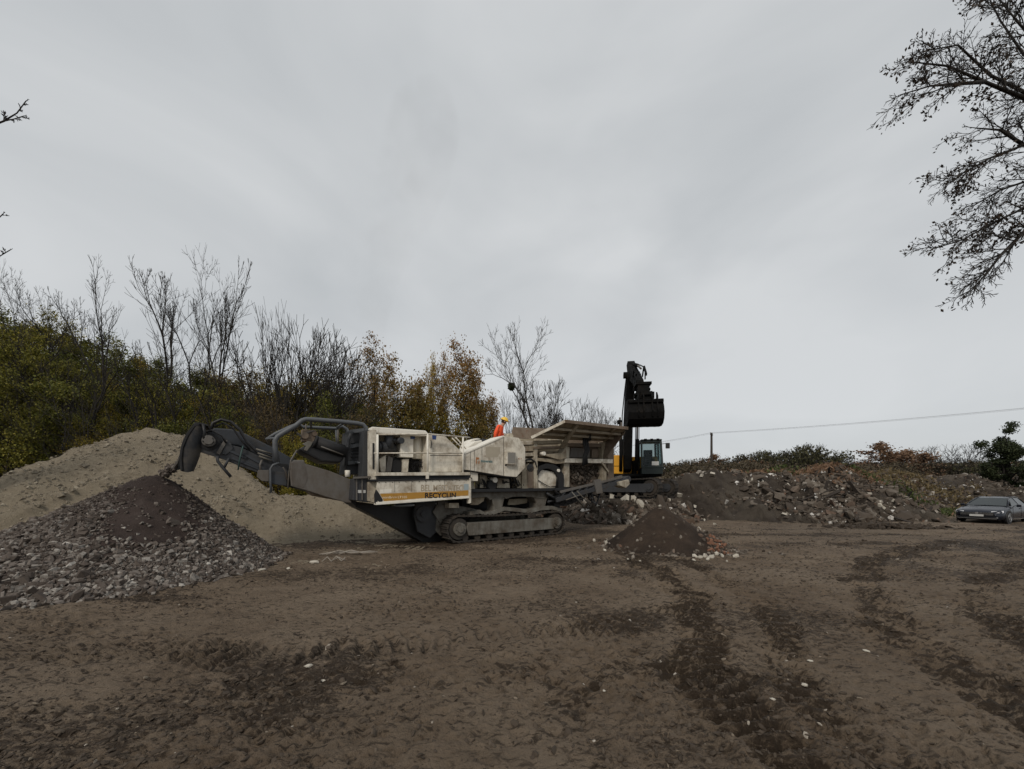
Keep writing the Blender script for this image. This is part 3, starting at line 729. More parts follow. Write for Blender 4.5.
# loose matter on the ground
n = 42000
u = rs.uniform(-1, 1, n); Y = np.exp(rs.uniform(math.log(2.1), math.log(20), n)); X = u * Y * 1.45
pm = np.clip((fbm(X * 0.55, Y * 0.8, 4, 11, 0.6) - 0.42) * 5, 0.15, 1)
k = rs.uniform(size=n) < pm; X, Y = X[k], Y[k]; n = len(X)
Z = gz(X, Y); s = rs.gamma(1.6, 0.0045, n)[:, None] + 0.003; s = np.minimum(s, 0.028) * (0.8 + 0.05 * Y)[:, None]
sz = s * np.stack([rs.uniform(1, 1.8, n), rs.uniform(.7, 1.2, n), rs.uniform(.35, .8, n)], 1)
t = np.where(rs.uniform(size=n) < 0.02, rs.uniform(0.92, 1.0, n), rs.beta(1.5, 2.5, n) * 0.88)
scatter('mud_clods_and_pebbles', np.stack([X, Y, Z + sz[:, 2] * 0.25], 1), sz, st_shapes, t, rs, M['clod'], None, 0.7, 'small mud clods and pebbles strewn over the wet yard', 'clods')

# ------------------------------------------------------------------ trees
def seg_mesh(name, segs, mat, thick=0.05):
    """tapered prisms along all segments: array rows p0 p1 r0 r1"""
    A = np.array(segs, dtype=float)
    Vs, Fs, off = [], [], 0
    for k, sel in ((6, A[:, 6] >= thick), (3, A[:, 6] < thick)):
        B = A[sel]
        if not len(B): continue
        p0, p1, r0, r1 = B[:, :3], B[:, 3:6], B[:, 6], B[:, 7]
        d = p1 - p0; d /= np.linalg.norm(d, axis=1)[:, None] + 1e-9
        ref = np.where(np.abs(d[:, 2:3]) < 0.9, [[0, 0, 1.0]], [[1.0, 0, 0]])
        u = np.cross(d, ref); u /= np.linalg.norm(u, axis=1)[:, None]; w_ = np.cross(d, u)
        an = 2 * PI * np.arange(k) / k
        ring = u[:, None] * np.cos(an)[None, :, None] + w_[:, None] * np.sin(an)[None, :, None]
        v = np.concatenate([p0[:, None] + ring * r0[:, None, None], p1[:, None] + ring * r1[:, None, None]], 1)
        n = len(B); base = off + np.arange(n)[:, None] * 2 * k
        i = np.arange(k)[None]; j = (np.arange(k)[None] + 1) % k
        Fs.append(np.stack([base + i, base + j, base + k + j, base + k + i], -1).reshape(-1, 4)); Vs.append(v.reshape(-1, 3)); off += n * 2 * k
    me = mesh_np(name, np.concatenate(Vs), np.concatenate(Fs), True)
    me.materials.append(mat)
    return me
def leaves_mesh(name, P, size, rs, mat, asp=1.8, droop=0.0, tintfn=None):
    n = len(P)
    d = rs.normal(size=(n, 3)); d[:, 2] -= droop; d /= np.linalg.norm(d, axis=1)[:, None]
    e = rs.normal(size=(n, 3)); e = np.cross(d, e); e /= np.linalg.norm(e, axis=1)[:, None]
    s = size * rs.uniform(0.6, 1.3, (n, 1))
    a = P - d * s * asp / 2; c = P + d * s * asp / 2; b_ = P + e * s / 2; f = P - e * s / 2
    V = np.stack([a, b_, c, f], 1).reshape(-1, 3); F = np.arange(n * 4).reshape(-1, 4)
    t = rs.beta(2, 2, n) if tintfn is None else np.clip(tintfn(P) + rs.normal(0, 0.13, n), 0, 1)
    me = mesh_np(name, V, F, False, {'tint': np.repeat(t, 4)})
    me.materials.append(mat)
    return me
def grow(rnd, start, stems, levels, nch, ratio, ang, wander=0.12, up=0.05, tmin=0.35, segn=6, rmin=0.006, taper=0.75, wid=0.62):
    """stems: list of (dir, length, radius). Returns segments and the points of the fine twigs"""
    segs, tips = [], []
    stack = [(Vector(start), Vector(d).normalized(), L, r, 0) for d, L, r in stems]
    while stack:
        p, d, L, r, lv = stack.pop()
        m = max(3, segn - lv)
        pts = [p.copy()]; rs_ = [r]; dirs = [d.copy()]
        for i in range(m):
            d = d + Vector((rnd.gauss(0, wander), rnd.gauss(0, wander), rnd.gauss(0, wander) + up)); d.normalize()
            p = p + d * (L / m); pts.append(p.copy()); dirs.append(d.copy())
            rs_.append(max(r * (1 - taper * (i + 1) / m), rmin * 0.7))
        for i in range(m): segs.append((*pts[i], *pts[i+1], rs_[i], rs_[i+1]))
        if lv >= levels - 1: tips += [tuple(q) for q in pts[1:]]
        if lv < levels:
            k = nch[lv]
            k = int(k) + (rnd.random() < k - int(k))
            az = rnd.uniform(0, 2 * PI)
            for c in range(k):
                t0 = (tmin if lv == 0 else 0.15)
                t = t0 + (1 - t0) * (c + rnd.random()) / k
                i = min(int(t * m), m - 1); f = t * m - i
                q = pts[i].lerp(pts[i+1], f); rr0 = rs_[i] * (1 - f) + rs_[i+1] * f
                az += 2.4 + rnd.uniform(-.5, .5)
                dd = dirs[i+1]; o = dd.orthogonal().normalized(); o.rotate(Matrix.Rotation(az, 3, dd))
                an = ang * rnd.uniform(0.7, 1.3)
                nd = dd * math.cos(an) + o * math.sin(an)
                stack.append((q, nd, L * ratio * (1.15 - 0.6 * t) * rnd.uniform(.75, 1.2), max(rr0 * wid, rmin), lv + 1))
    return segs, tips

def grow_fork(rnd, start, stems, depth=7, kids=2.35, shrink=0.77, ang=0.42, up=0.10, wander=0.05, lat=0.7, rmin=0.009, tipdepth=2):
    """branches that divide at their ends, as broadleaved trees do"""
    segs, tips = [], []
    stack = [(Vector(start), Vector(d).normalized(), L, r, depth, depth) for d, L, r in stems]
    while stack:
        p, d, L, r, dep, dmax = stack.pop()
        m = 4 if dep > 2 else 3
        r1 = max(r * 0.76, rmin * .75)
        bend = Vector((rnd.gauss(0, 1), rnd.gauss(0, 1), rnd.gauss(0, .5))) * wander
        q = p
        for i in range(m):
            d = (d + bend + Vector((rnd.gauss(0, wander), rnd.gauss(0, wander), up * (0.6 if dep > 3 else 1.1)))).normalized()
            q2 = q + d * (L / m)
            segs.append((*q, *q2, r + (r1 - r) * i / m, r + (r1 - r) * (i + 1) / m))
            if dep > 1 and rnd.random() < lat / m * (1.6 if dep < dmax else 0.4):
                o = d.orthogonal().normalized(); o.rotate(Matrix.Rotation(rnd.uniform(0, 6.28), 3, d)); an = rnd.uniform(.55, 1.0)
                stack.append((q2, d * math.cos(an) + o * math.sin(an), L * rnd.uniform(.35, .65), max(r1 * .42, rmin), max(dep - 3, 0), dmax))
            q = q2
            if dep <= tipdepth: tips.append(tuple(q))
        if dep > 0:
            k = int(kids) + (rnd.random() < kids - int(kids)); az = rnd.uniform(0, 6.28)
            for c in range(k):
                o = d.orthogonal().normalized(); o.rotate(Matrix.Rotation(az + c * 2 * PI / k + rnd.uniform(-.4, .4), 3, d)); an = ang * rnd.uniform(.45, 1.35)
                stack.append((q, d * math.cos(an) + o * math.sin(an), L * shrink * rnd.uniform(.75, 1.2), max(r1 * (0.88 if c == 0 else 0.70), rmin), dep - 1, dmax))
    return segs, tips

TR = {}; TRW = {}; SEG = {}; HI = []
def proto_bare(key, seed, H, r, stems=1, lean=(0, 0), nch=(11, 8, 6, 3), ratio=0.42, ang=0.6, tmin=0.35, up=0.06, spread=0.0, mat='bark', levels=4, rmin=0.011, wander=0.065, fork=0.0):
    rnd = random.Random(seed)
    ss = []
    for i in range(stems):
        a = 2 * PI * i / max(stems, 1) + rnd.uniform(-.4, .4)
        ss.append(((lean[0] + spread * math.cos(a), lean[1] + spread * math.sin(a), 1), (H - fork) * (rnd.uniform(0.72, 1.0) if stems > 1 else 0.9), r * rnd.uniform(.7, 1) * (0.72 if fork else 1)))
    sg, tips = grow(rnd, (0.03 * fork, 0, fork - 0.3), ss, levels, nch, ratio, ang, wander, up, tmin, 9, rmin)
    if fork: sg += [(0.03 * fork * i / 5, 0, fork * i / 5 - 0.3, 0.03 * fork * (i + 1) / 5, 0, fork * (i + 1) / 5 - 0.3, r * (1.1 - .06 * i), r * (1.04 - .06 * i)) for i in range(5)]
    A = np.array(sg); fine = A[:, 6] < 0.035; H = float(np.percentile(A[:, 5], 99.7))
    TR[key] = (seg_mesh('trunk', A[~fine], M[mat]), seg_mesh('crown', A[fine], M[mat]), H)
    return np.array(tips)
def place_tree(name, key, x, y, H, label, group=None, rz=None, cat='tree', z=None, sx=1.0, width=None):
    t = TR[key]; rnd = random.Random(int(x * 97 + y * 31))
    e = empty(name, (x, y, g1(x, y) if z is None else z), rnd.uniform(0, 6.28) if rz is None else rz, label=label, cat=cat, group=group)
    k = H / t[-1]; wx_ = k * sx if width is None else width / TRW[key]; e.scale = (wx_, wx_, k)
    link('trunk', t[0], e)
    for m in t[1:-1]: link('crown', m, e)
    return e
# bare trees
def proto_forked(key, seed, r, stems, depth=7, mat='bark', **k):
    rnd = random.Random(seed)
    sg, tips = grow_fork(rnd, (0, 0, -0.3), stems, depth, **k)
    A = np.array(sg); fine = A[:, 6] < 0.035; H = float(A[:, 5].max()); TRW[key] = float(np.percentile(A[:, 3], 97.5) - np.percentile(A[:, 3], 2.5))
    TR[key] = (seg_mesh('trunk', A[~fine], M[mat]), seg_mesh('crown', A[fine], M[mat]), H); SEG[key] = A[A[:, 6] > .06][:, 3:6]
proto_forked('bare_tall', 11, .12, [((0.03, 0, 1), 9.0, .19)], 6, kids=2.3, shrink=0.57, ang=.5, lat=2.4, up=.07, wander=.04, rmin=.018)
proto_forked('bare_fork', 23, .17, [((0.03, 0, 1), 7.5, .26)], 7, kids=2.5, shrink=0.68, ang=.58, lat=1.2, up=.06, wander=.04, rmin=.018)
proto_forked('bare_slim', 31, .10, [((0.02, 0.02, 1), 7.5, .17)], 6, kids=2.25, shrink=0.58, ang=.34, lat=2.2, up=.11, wander=.04, rmin=.018)
proto_forked('bare_fan', 41, .12, [((x_, y_, 1), L_, .20) for x_, y_, L_ in ((.1, 0, 3.4), (.45, .2, 3.6), (.8, -.1, 3.6), (.3, -.3, 3.2), (1.2, .1, 3.4))], 6, kids=2.2, shrink=0.76, ang=.30, lat=1.1, up=.07, wander=.04, rmin=.018)
proto_forked('bare_fan_straight', 43, .12, [((x_, y_, 1), L_, .19) for x_, y_, L_ in ((.05, 0, 3.4), (.35, .2, 3.2), (-.3, .1, 3.4), (.1, -.35, 3.0))], 6, kids=2.2, shrink=0.77, ang=.30, lat=1.1, up=.09, wander=.04, rmin=.018)
proto_forked('bare_lean', 47, .12, [((.85, 0, 1), 4.0, .17), ((.5, .2, 1), 3.6, .15), ((1.3, -.1, 1), 3.6, .13)], 6, kids=2.2, shrink=0.76, ang=.30, lat=1.2, up=.04, wander=.04, rmin=.018)
proto_forked('bare_round', 53, .2, [((x_, y_, 1), L_, .15) for x_, y_, L_ in ((.05, 0, 2.6), (.45, .2, 2.5), (-.4, .1, 2.6), (.1, -.45, 2.4))], 7, kids=2.4, shrink=0.80, ang=.46, lat=1.0, up=.05, rmin=.024, mat='bark_grey')
proto_forked('bare_high', 61, .28, [((-0.10, 0, 1), 8.0, .36)], 7, kids=2.4, shrink=0.70, ang=.48, lat=1.3, up=.08, rmin=.022, mat='bark_grey')
proto_forked('sapling', 67, .05, [((0.02, 0, 1), 4.5, .055), ((.12, .05, 1), 3.6, .035)], 5, kids=2.0, shrink=0.62, ang=.35, lat=2.0, up=.1, mat='bark_grey')

def proto_leafy(key, seed, H, r, nleaf, size, mat, shape='oval', crown0=0.12, rad_=0.30, trunkm='bark', clump=26, twigs=True, tintfn=None, stems=2, nch=(10, 6, 4), droop=0.2, top_bare=0.0, forked=0):
    rnd = random.Random(seed); rs = np.random.RandomState(seed)
    ss = [((0.22 * math.cos(2 * PI * i / stems + seed), 0.22 * math.sin(2 * PI * i / stems + seed), 1), H * (0.9 if i == 0 else rnd.uniform(.6, .85)), r * rnd.uniform(.7, 1)) for i in range(stems)]
    if forked:
        sg, tips = grow_fork(rnd, (0, 0, -0.3), [(d_, H * forked, r_) for d_, L_, r_ in ss], 6, kids=2.4, shrink=.80, ang=.60, lat=1.2, up=.035, rmin=.016, tipdepth=3)
        T0 = np.array(tips); H = float(T0[:, 2].max())
    else: sg, tips = grow(rnd, (0, 0, -0.3), ss, 3, nch, 0.40, 0.75, 0.12, 0.03, 0.15 if crown0 < 0.2 else 0.3, 8, 0.014)
    A = np.array(sg); T_ = np.array(tips)
    # keep the leaves round clumps seated on twigs so the crown has holes and lumps
    hz = T_[:, 2] / H
    keep = (hz > crown0) & (rs.uniform(size=len(T_)) > top_bare * np.clip((hz - 0.6) * 3, 0, 1))
    T_ = T_[keep]
    cen = T_[rs.randint(0, len(T_), max(clump, 8) * (22 if forked else 12))]
    idx = rs.randint(0, len(cen), nleaf)
    Q = cen[idx] + rs.normal(0, 1, (nleaf, 3)) * np.array([0.035, 0.035, 0.028]) * H * rs.uniform(0.4, 1.25, (len(cen), 1))[idx] * (0.85 if forked else 1)
    Q = Q[Q[:, 2] > crown0 * H * 0.6]
    fine = A[:, 6] < 0.03
    cols = [seg_mesh('trunk', A[~fine], M[trunkm])]
    if twigs: cols.append(seg_mesh('crown', A[fine], M[trunkm]))
    ctint = dict()
    cv = rs.uniform(-.25, .25, len(cen))
    base = rs.beta(2, 2, len(Q))
    lm = leaves_mesh('crown', Q, size, rs, M[mat], 1.5, droop, tintfn)
    cols.append(lm)
    TR[key] = tuple(cols) + (float(np.percentile(Q[:, 2], 99.3)),); TRW[key] = float(np.percentile(Q[:, 0], 96) - np.percentile(Q[:, 0], 4))
def leafy_variant(new, old, mat):
    t = TR[old]; me = t[-2].copy(); me.materials.clear(); me.materials.append(M[mat]); TR[new] = t[:-2] + (me, t[-1]); TRW[new] = TRW[old]
proto_leafy('leafy_a', 71, 9, 0.10, 15000, 0.092, 'olive', crown0=0.04)
proto_leafy('leafy_b', 72, 9, 0.10, 15000, 0.092, 'green', crown0=0.03, stems=3)
proto_leafy('leafy_c', 73, 9, 0.09, 13000, 0.092, 'olive', crown0=0.10, stems=3, top_bare=0.5)
leafy_variant('leafy_green', 'leafy_a', 'green'); leafy_variant('leafy_yellow', 'leafy_c', 'yellow'); leafy_variant('leafy_brown', 'leafy_c', 'brown')
leafy_variant('leafy_yellow_b', 'leafy_b', 'yellow')
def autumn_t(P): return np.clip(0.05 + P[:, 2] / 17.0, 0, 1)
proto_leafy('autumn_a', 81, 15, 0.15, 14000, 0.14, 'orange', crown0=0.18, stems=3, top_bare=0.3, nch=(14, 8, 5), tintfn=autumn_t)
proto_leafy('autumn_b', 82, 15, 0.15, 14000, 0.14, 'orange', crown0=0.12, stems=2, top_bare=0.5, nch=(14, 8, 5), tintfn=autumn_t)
leafy_variant('autumn_c', 'autumn_a', 'yellow'); leafy_variant('autumn_d', 'autumn_b', 'orange')
proto_leafy('far_bush', 91, 7, 0.10, 2600, 0.17, 'far_brown', crown0=0.03, stems=4, forked=.2)
leafy_variant('far_bush_olive', 'far_bush', 'far_olive'); leafy_variant('far_bush_green', 'far_bush', 'far_olive'); leafy_variant('far_bush_russet', 'far_bush', 'far_russet')
proto_leafy('far_russet', 92, 10, 0.20, 9000, 0.20, 'far_russet', crown0=0.14, stems=4, nch=(10, 7, 4))

WID = {542: 54, 22: 62, 62: 46, 112: 46, 160: 44, 190: 84, 226: 38, 249: 44, 262: 64, 283: 66, 516: 62, 508: 50, 548: 66, 575: 62, 592: 52}
# left wood: individually visible bare trees
for nm, key, px, Y, top, rz, label, sx in [
    ('bare_tree', 'bare_fork', 22, 27, 262, 0.5, 'bare forked tree at the left edge rising over the green thicket', .8),
    ('bare_tree', 'bare_slim', 62, 28, 305, 2.6, 'low leaning bare tree between the left edge and the tall slim one', .8),
    ('bare_tree', 'bare_tall', 112, 25, 258, 1.0, 'tall slim bare tree with a single straight trunk above the sand heap', 1.0),
    ('bare_tree', 'bare_slim', 160, 27, 258, 0.2, 'thin bare tree just left of the big forked one', 1.0),
    ('bare_tree', 'bare_fork', 190, 26, 244, 2.4, 'tallest bare tree of the left wood with wide forked crown', 1.0),
    ('bare_tree', 'bare_slim', 226, 27, 262, 4.0, 'narrow bare tree just right of the tallest one', 1.0),
    ('many_stemmed_bare_tree', 'bare_fan_straight', 283, 26, 300, 1.1, 'dark many stemmed bare tree in the middle of the fan', 1.1),
    ('leaning_bare_tree', 'bare_lean', 263, 26, 335, 0.0, 'bare tree leaning far to the right above the conveyor frame', 1.0),
    ('leaning_bare_tree', 'bare_fan', 273, 27.5, 312, -0.1, 'many stemmed bare tree spreading to the right', 1.0),
    ('leaning_bare_tree', 'bare_lean', 241, 29, 318, 0.12, 'tall bare tree leaning right behind the fan', 1.0),
    ('bare_tree', 'bare_high', 542, 52, 330, 0.0, 'high bare tree with a dark mistletoe ball above the hopper', .8),
    ('bare_tree', 'bare_fan_straight', 508, 54, 392, 1.9, 'bare bushy tree just left of the high tree with mistletoe', 1.2),
    ('bare_tree', 'bare_round', 548, 55, 378, 0.7, 'grey bare tree right of the high tree with mistletoe', 1.0),
    ('bare_tree', 'bare_fan_straight', 575, 57, 396, 3.0, 'fine grey bare tree right above the hopper wing', 1.2),
    ('bare_tree', 'bare_round', 592, 60, 404, 2.2, 'lowest grey bare tree left of the excavator boom', 1.0),
]:
    x = at(px, Y); place_tree(nm, key, x, Y, zh(top, Y) - g1(x, Y), label, rz=rz, sx=sx, width=WID[px] * Y / F_PX if px in WID and Y != 29 else None)
    if nm == 'bare_tree' and px == 542: HI.append([o_ for o_ in bpy.data.objects if o_.get('label') == label][0])
# mistletoe ball of the high tree
rs = np.random.RandomState(5)
Q = rs.normal(size=(900, 3)); Q /= np.linalg.norm(Q, axis=1)[:, None]; Q *= 0.56 * rs.uniform(.1, 1, (900, 1))
o = link('mistletoe', leaves_mesh('mistletoe', Q, 0.12, rs, M['ivy'], 2.2)); _p = [Vector(HI[0].location) + Vector((q_[0] * HI[0].scale[0], q_[1] * HI[0].scale[1], q_[2] * HI[0].scale[2])) for q_ in SEG['bare_high']]; o.location = min(_p, key=lambda v: abs(v.x - at(513, 52)) + abs(v.z - zh(386, 52)))
tag(o, 'dark round mistletoe ball in the fork of the high bare tree', 'mistletoe')
# the leafy wall of the left wood
rnd = random.Random(77)
TOP = [(-140, 295), (0, 308), (30, 320), (60, 338), (100, 358), (150, 354), (230, 366), (300, 380), (370, 392)]
def topy(px): return float(np.interp(px, [a for a, b in TOP], [b for a, b in TOP]))
rows = [(22.5, 34, 1.30), (25.5, 30, 1.12), (29.0, 36, 1.0), (33, 40, 0.97)]
for Y, step, k in rows:
    px = -120 + rnd.uniform(0, 20)
    while px < 372:
        yy = Y + rnd.uniform(-.8, .8); xx = at(px, yy)
        ty = topy(px) + (k - 0.97) * 190 * rnd.uniform(.6, 1.2) + rnd.uniform(-8, 12)
        H = max(zh(ty, yy) - g1(xx, yy), 2.6)
        key = rnd.choice(['leafy_a', 'leafy_b', 'leafy_c', 'leafy_a', 'leafy_green', 'leafy_yellow_b'] if px < 210 else ['leafy_a', 'leafy_c', 'leafy_b', 'leafy_yellow', 'leafy_yellow_b', 'leafy_brown'])
        kind = 'yellowing' if 'yellow' in key else ('brown' if 'brown' in key else 'green')
        if 'yellow' in key: lab = 'yellowing leafy tree in the thicket behind the crusher conveyor'
        elif 'brown' in key: lab = 'brown leaved tree in the dense thicket behind the sand heap'
        else: lab = 'olive green leafy tree in the dense thicket behind the sand heap'
        place_tree('leafy_tree', key, xx, yy, H, lab, kind + ' trees of the left thicket', sx=0.92)
        px += step * rnd.uniform(.8, 1.2) * (1.0 if px < 190 else 0.62)
# thin pale saplings standing at the edge of the thicket
for k in range(26):
    px = -20 + k * 14.6 + rnd.uniform(-5, 5); yy = rnd.uniform(20.8, 22.2); xx = at(px, yy)
    place_tree('sapling', 'sapling', xx, yy, rnd.uniform(5.5, 8.2), 'thin pale leafless sapling at the front edge of the left thicket', 'thin saplings in front of the left thicket')
for k in range(9):
    px = -5 + k * 27 + rnd.uniform(-8, 8); yy = rnd.uniform(21.8, 23.5); xx = at(px, yy)
    place_tree('slender_bare_tree', 'bare_slim', xx, yy, rnd.uniform(8.0, 10.5), 'slender dark leafless tree growing through the front of the left thicket', 'slender dark trees in the left thicket', width=rnd.uniform(1.8, 2.6))
# autumn trees right of the fan
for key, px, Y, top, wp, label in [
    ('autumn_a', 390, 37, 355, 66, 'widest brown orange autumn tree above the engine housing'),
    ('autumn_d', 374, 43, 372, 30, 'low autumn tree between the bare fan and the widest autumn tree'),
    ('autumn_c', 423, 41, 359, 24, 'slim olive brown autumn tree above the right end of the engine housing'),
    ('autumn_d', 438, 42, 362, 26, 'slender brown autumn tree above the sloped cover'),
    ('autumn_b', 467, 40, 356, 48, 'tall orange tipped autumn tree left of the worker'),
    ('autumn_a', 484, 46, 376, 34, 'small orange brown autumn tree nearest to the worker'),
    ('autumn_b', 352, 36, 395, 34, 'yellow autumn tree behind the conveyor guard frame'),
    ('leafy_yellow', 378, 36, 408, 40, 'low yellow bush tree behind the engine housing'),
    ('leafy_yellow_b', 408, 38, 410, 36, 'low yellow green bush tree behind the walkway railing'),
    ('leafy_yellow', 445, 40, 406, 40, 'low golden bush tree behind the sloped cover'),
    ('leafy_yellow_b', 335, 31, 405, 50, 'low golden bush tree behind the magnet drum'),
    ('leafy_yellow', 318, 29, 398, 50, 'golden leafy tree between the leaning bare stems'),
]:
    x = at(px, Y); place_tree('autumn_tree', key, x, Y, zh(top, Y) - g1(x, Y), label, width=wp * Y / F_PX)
# a far low thicket closing the gaps behind
def thicket(name, label, pts, n, size, mat, hgt, seed):
    rs = np.random.RandomState(seed); Q = []
    pts = np.array(pts, float); seg = rs.randint(0, len(pts) - 1, n); t = rs.uniform(size=n)
    p = pts[seg] * (1 - t[:, None]) + pts[seg + 1] * t[:, None]
    x = p[:, 0] + rs.normal(0, .6, n); y = p[:, 1] + rs.uniform(-1.5, 1.5, n)
    top = p[:, 2] * (0.55 + 0.75 * fbm(x * 0.35, y * 0.2, 3, seed))
    z = base_z(x, y) + top * rs.uniform(0, 1, n) ** 0.8
    return tag(link(name, leaves_mesh(name, np.stack([x, y, z], 1), size, rs, M[mat], 2.2)), label, 'undergrowth', kind='stuff')
thicket('undergrowth', 'dark leafy undergrowth filling the left wood', [(-44, 30, 8), (-30, 27.5, 7), (-20, 26.5, 6.0), (-10, 28, 5.5), (-4, 33, 4)], 30000, 0.14, 'green', 5, 5)
thicket('undergrowth', 'golden brown undergrowth behind the crusher', [(-14, 33, 4.0), (-6, 37, 3.6), (2, 44, 3.0), (8, 50, 2.8)], 12000, 0.20, 'brown', 4, 6)
thicket('undergrowth', 'bare brown brush along the top of the rubble heap', [(8, 30, 3.5), (14, 31, 3.6), (22, 33, 3.7), (30, 37, 4.2), (44, 44, 4.6), (60, 54, 5.0)], 26000, 0.12, 'far_brown', 3, 7)
thicket('undergrowth', 'low green weeds on the rubble heap crest', [(16.5, 25.6, 2.9), (18.5, 26, 2.95)], 900, 0.11, 'weed', 3, 8)
# green growth lying over the heap beside the slabs
def carpet(name, label, cx, cy, rx, ry, n, size, mat, hgt, seed):
    rs = np.random.RandomState(seed); x = cx + rs.normal(0, rx, n); y = cy + rs.normal(0, ry, n)
    z = base_z(x, y) + np.maximum(rubble_h(x, y), 0) + rs.uniform(0, hgt, n)
    return tag(link(name, leaves_mesh(name, np.stack([x, y, z], 1), size, rs, M[mat], 3.0, -0.8)), label, 'weeds', kind='stuff')
carpet('weeds', 'green weeds growing over the crest of the rubble heap', 26.5, 27.5, 1.8, 1.2, 5000, 0.10, 'weed', 0.45, 9)
carpet('weeds', 'russet dry weeds along the rubble heap crest', 19.5, 26.2, 3.0, .8, 3500, 0.09, 'far_russet', 0.45, 10)
carpet('weeds', 'straw coloured dry grass along the rubble heap crest', 30, 32.5, 6, 1.5, 6000, 0.10, 'grass', 0.5, 12)

# far trees on the right
far = [(rnd.choice(['far_bush', 'far_bush_olive', 'far_bush', 'far_bush_russet']), 668 + 11 * i_ + rnd.uniform(-3, 3), 52 + rnd.uniform(-3, 3), 463 + rnd.uniform(-4, 3)) for i_ in range(34)] + [('far_bush_russet', 690, 60, 462), ('far_bush', 700, 62, 458), ('far_bush_olive', 716, 66, 461), ('far_bush', 733, 64, 458), ('far_bush', 750, 68, 454), ('far_bush_olive', 763, 62, 452),
       ('far_bush_green', 778, 64, 454), ('far_bush', 792, 66, 453), ('far_bush_olive', 806, 60, 447), ('far_bush_green', 820, 62, 450), ('far_bush', 835, 70, 456), ('far_bush_russet', 860, 62, 462), ('far_bush', 872, 62, 464), ('far_bush', 915, 58, 462), ('far_bush', 935, 56, 464), ('far_bush_olive', 955, 54, 464), ('far_bush', 672, 60, 462), ('far_bush_russet', 845, 60, 464), ('far_bush', 975, 52, 463), ('far_bush_olive', 1040, 50, 458)]
fl = {'far_bush': 'brown half bare bush on the far side of the rubble heap', 'far_bush_olive': 'olive leafy bush on the far side of the rubble heap', 'far_bush_green': 'dark green bush on the far side of the rubble heap', 'far_bush_russet': 'russet leaved bush on the far side of the rubble heap'}
for key, px, Y, top in far:
    place_tree('bush', key, at(px, Y), Y, zh(top + 2, Y), fl[key], fl[key].split(' on ')[0] + ' row beyond the rubble', cat='bush', sx=1.15)
for key, px, Y, top, label, wp in [('far_russet', 892, 54, 443, 'round russet autumn tree beyond the rubble heap', 44), ('far_russet', 707, 70, 456, 'small russet autumn tree just left of the utility pole', 26),
        ('bare_round', 930, 58, 445, 'dense bare grey tree right of the russet autumn tree', 44), ('bare_round', 955, 60, 443, 'widest bare grey tree left of the dark evergreen', 52), ('bare_round', 975, 56, 455, 'low bare grey tree touching the dark evergreen', 40), ('bare_fan_straight', 850, 70, 455, 'faint bare tree above the middle of the rubble heap', 16), ('bare_fan_straight', 838, 70, 457, 'faint bare tree just left of its twin above the rubble heap', 14), ('bare_round', 912, 60, 455, 'bare grey tree tucked behind the russet autumn tree', 30),
        ('far_bush_olive', 805, 56, 446, 'rounded olive tree highest of the row beyond the rubble heap', 40), ('far_bush_olive', 765, 57, 452, 'lower olive tree left of the highest rounded one', 34)]:
    place_tree('distant_tree', key, at(px, Y), Y, zh(top, Y), label, width=wp * Y / F_PX)
# the dark evergreen with clumps
rnd = random.Random(5); rs = np.random.RandomState(15)
Y = 42.0; ev = empty('ivy_covered_tree', (at(1004, Y), Y, 0), label='dark evergreen tree with clumped foliage at the right edge behind the car', cat='tree')
H = zh(428, Y)
sg, tips = grow(rnd, (0, 0, -.2), [((0, 0, 1), H * .9, .26), ((-.35, 0, 1), H * .75, .18), ((.4, 0, 1), H * .75, .18)], 3, (7, 6, 4), .42, .9, .12, .02, .25, 8, .015)
link('trunk', seg_mesh('trunk', sg, M['bark']), ev)
CL = [(rs.uniform(-3.2, 4.0), rs.uniform(-1, 1), rs.uniform(.12, .66), rs.uniform(.3, .62)) for _ in range(34)] + [(0, 0, .93, .62), (-.15, 0, .82, .6), (.3, 0, .80, .5), (-2.2, 0, .74, .6), (-3.4, .2, .72, .5), (-4.0, 0, .6, .4), (-1.0, 0, .62, .5), (-2.2, -.2, .50, .55), (.2, 0, .66, .75), (.1, .1, .52, .8), (1.5, 0, .70, .6), (2.2, 0, .64, .8), (3.0, 0, .72, .6), (1.6, 0, .48, .9), (-1.5, 0, .36, .8), (0, 0, .34, 1.1), (2.6, 0, .42, .9), (-2.9, 0, .33, .6), (3.6, 0, .5, .8), (1, 0, .25, 1.1), (-.8, 0, .2, 1.0), (2.8, 0, .22, 1.1), (-2.4, 0, .2, .8)]
Q = []
TP = np.array([t_ for t_ in tips if t_[2] > .12 * H])
for q_ in TP[rs.choice(len(TP), 62)]:
    q = rs.normal(0, 1, (300, 3)) * rs.uniform(.12, .30) * [1.15, 1, .8]; Q.append(q + q_)
for cx, cy, hz_, r in CL[-22:-19] + CL[-8:]:
    q = rs.normal(size=(560, 3)); q /= np.linalg.norm(q, axis=1)[:, None]; q *= r * 0.9 * rs.uniform(.1, 1.25, (560, 1)) ** .8; q += 0.25 * rs.normal(size=3); Q.append(q * [1.0, 1, .85] + [cx * 1.2, cy, hz_ * H])
link('crown', leaves_mesh('crown', np.concatenate(Q), 0.11, rs, M['ivy'], 1.6), ev)

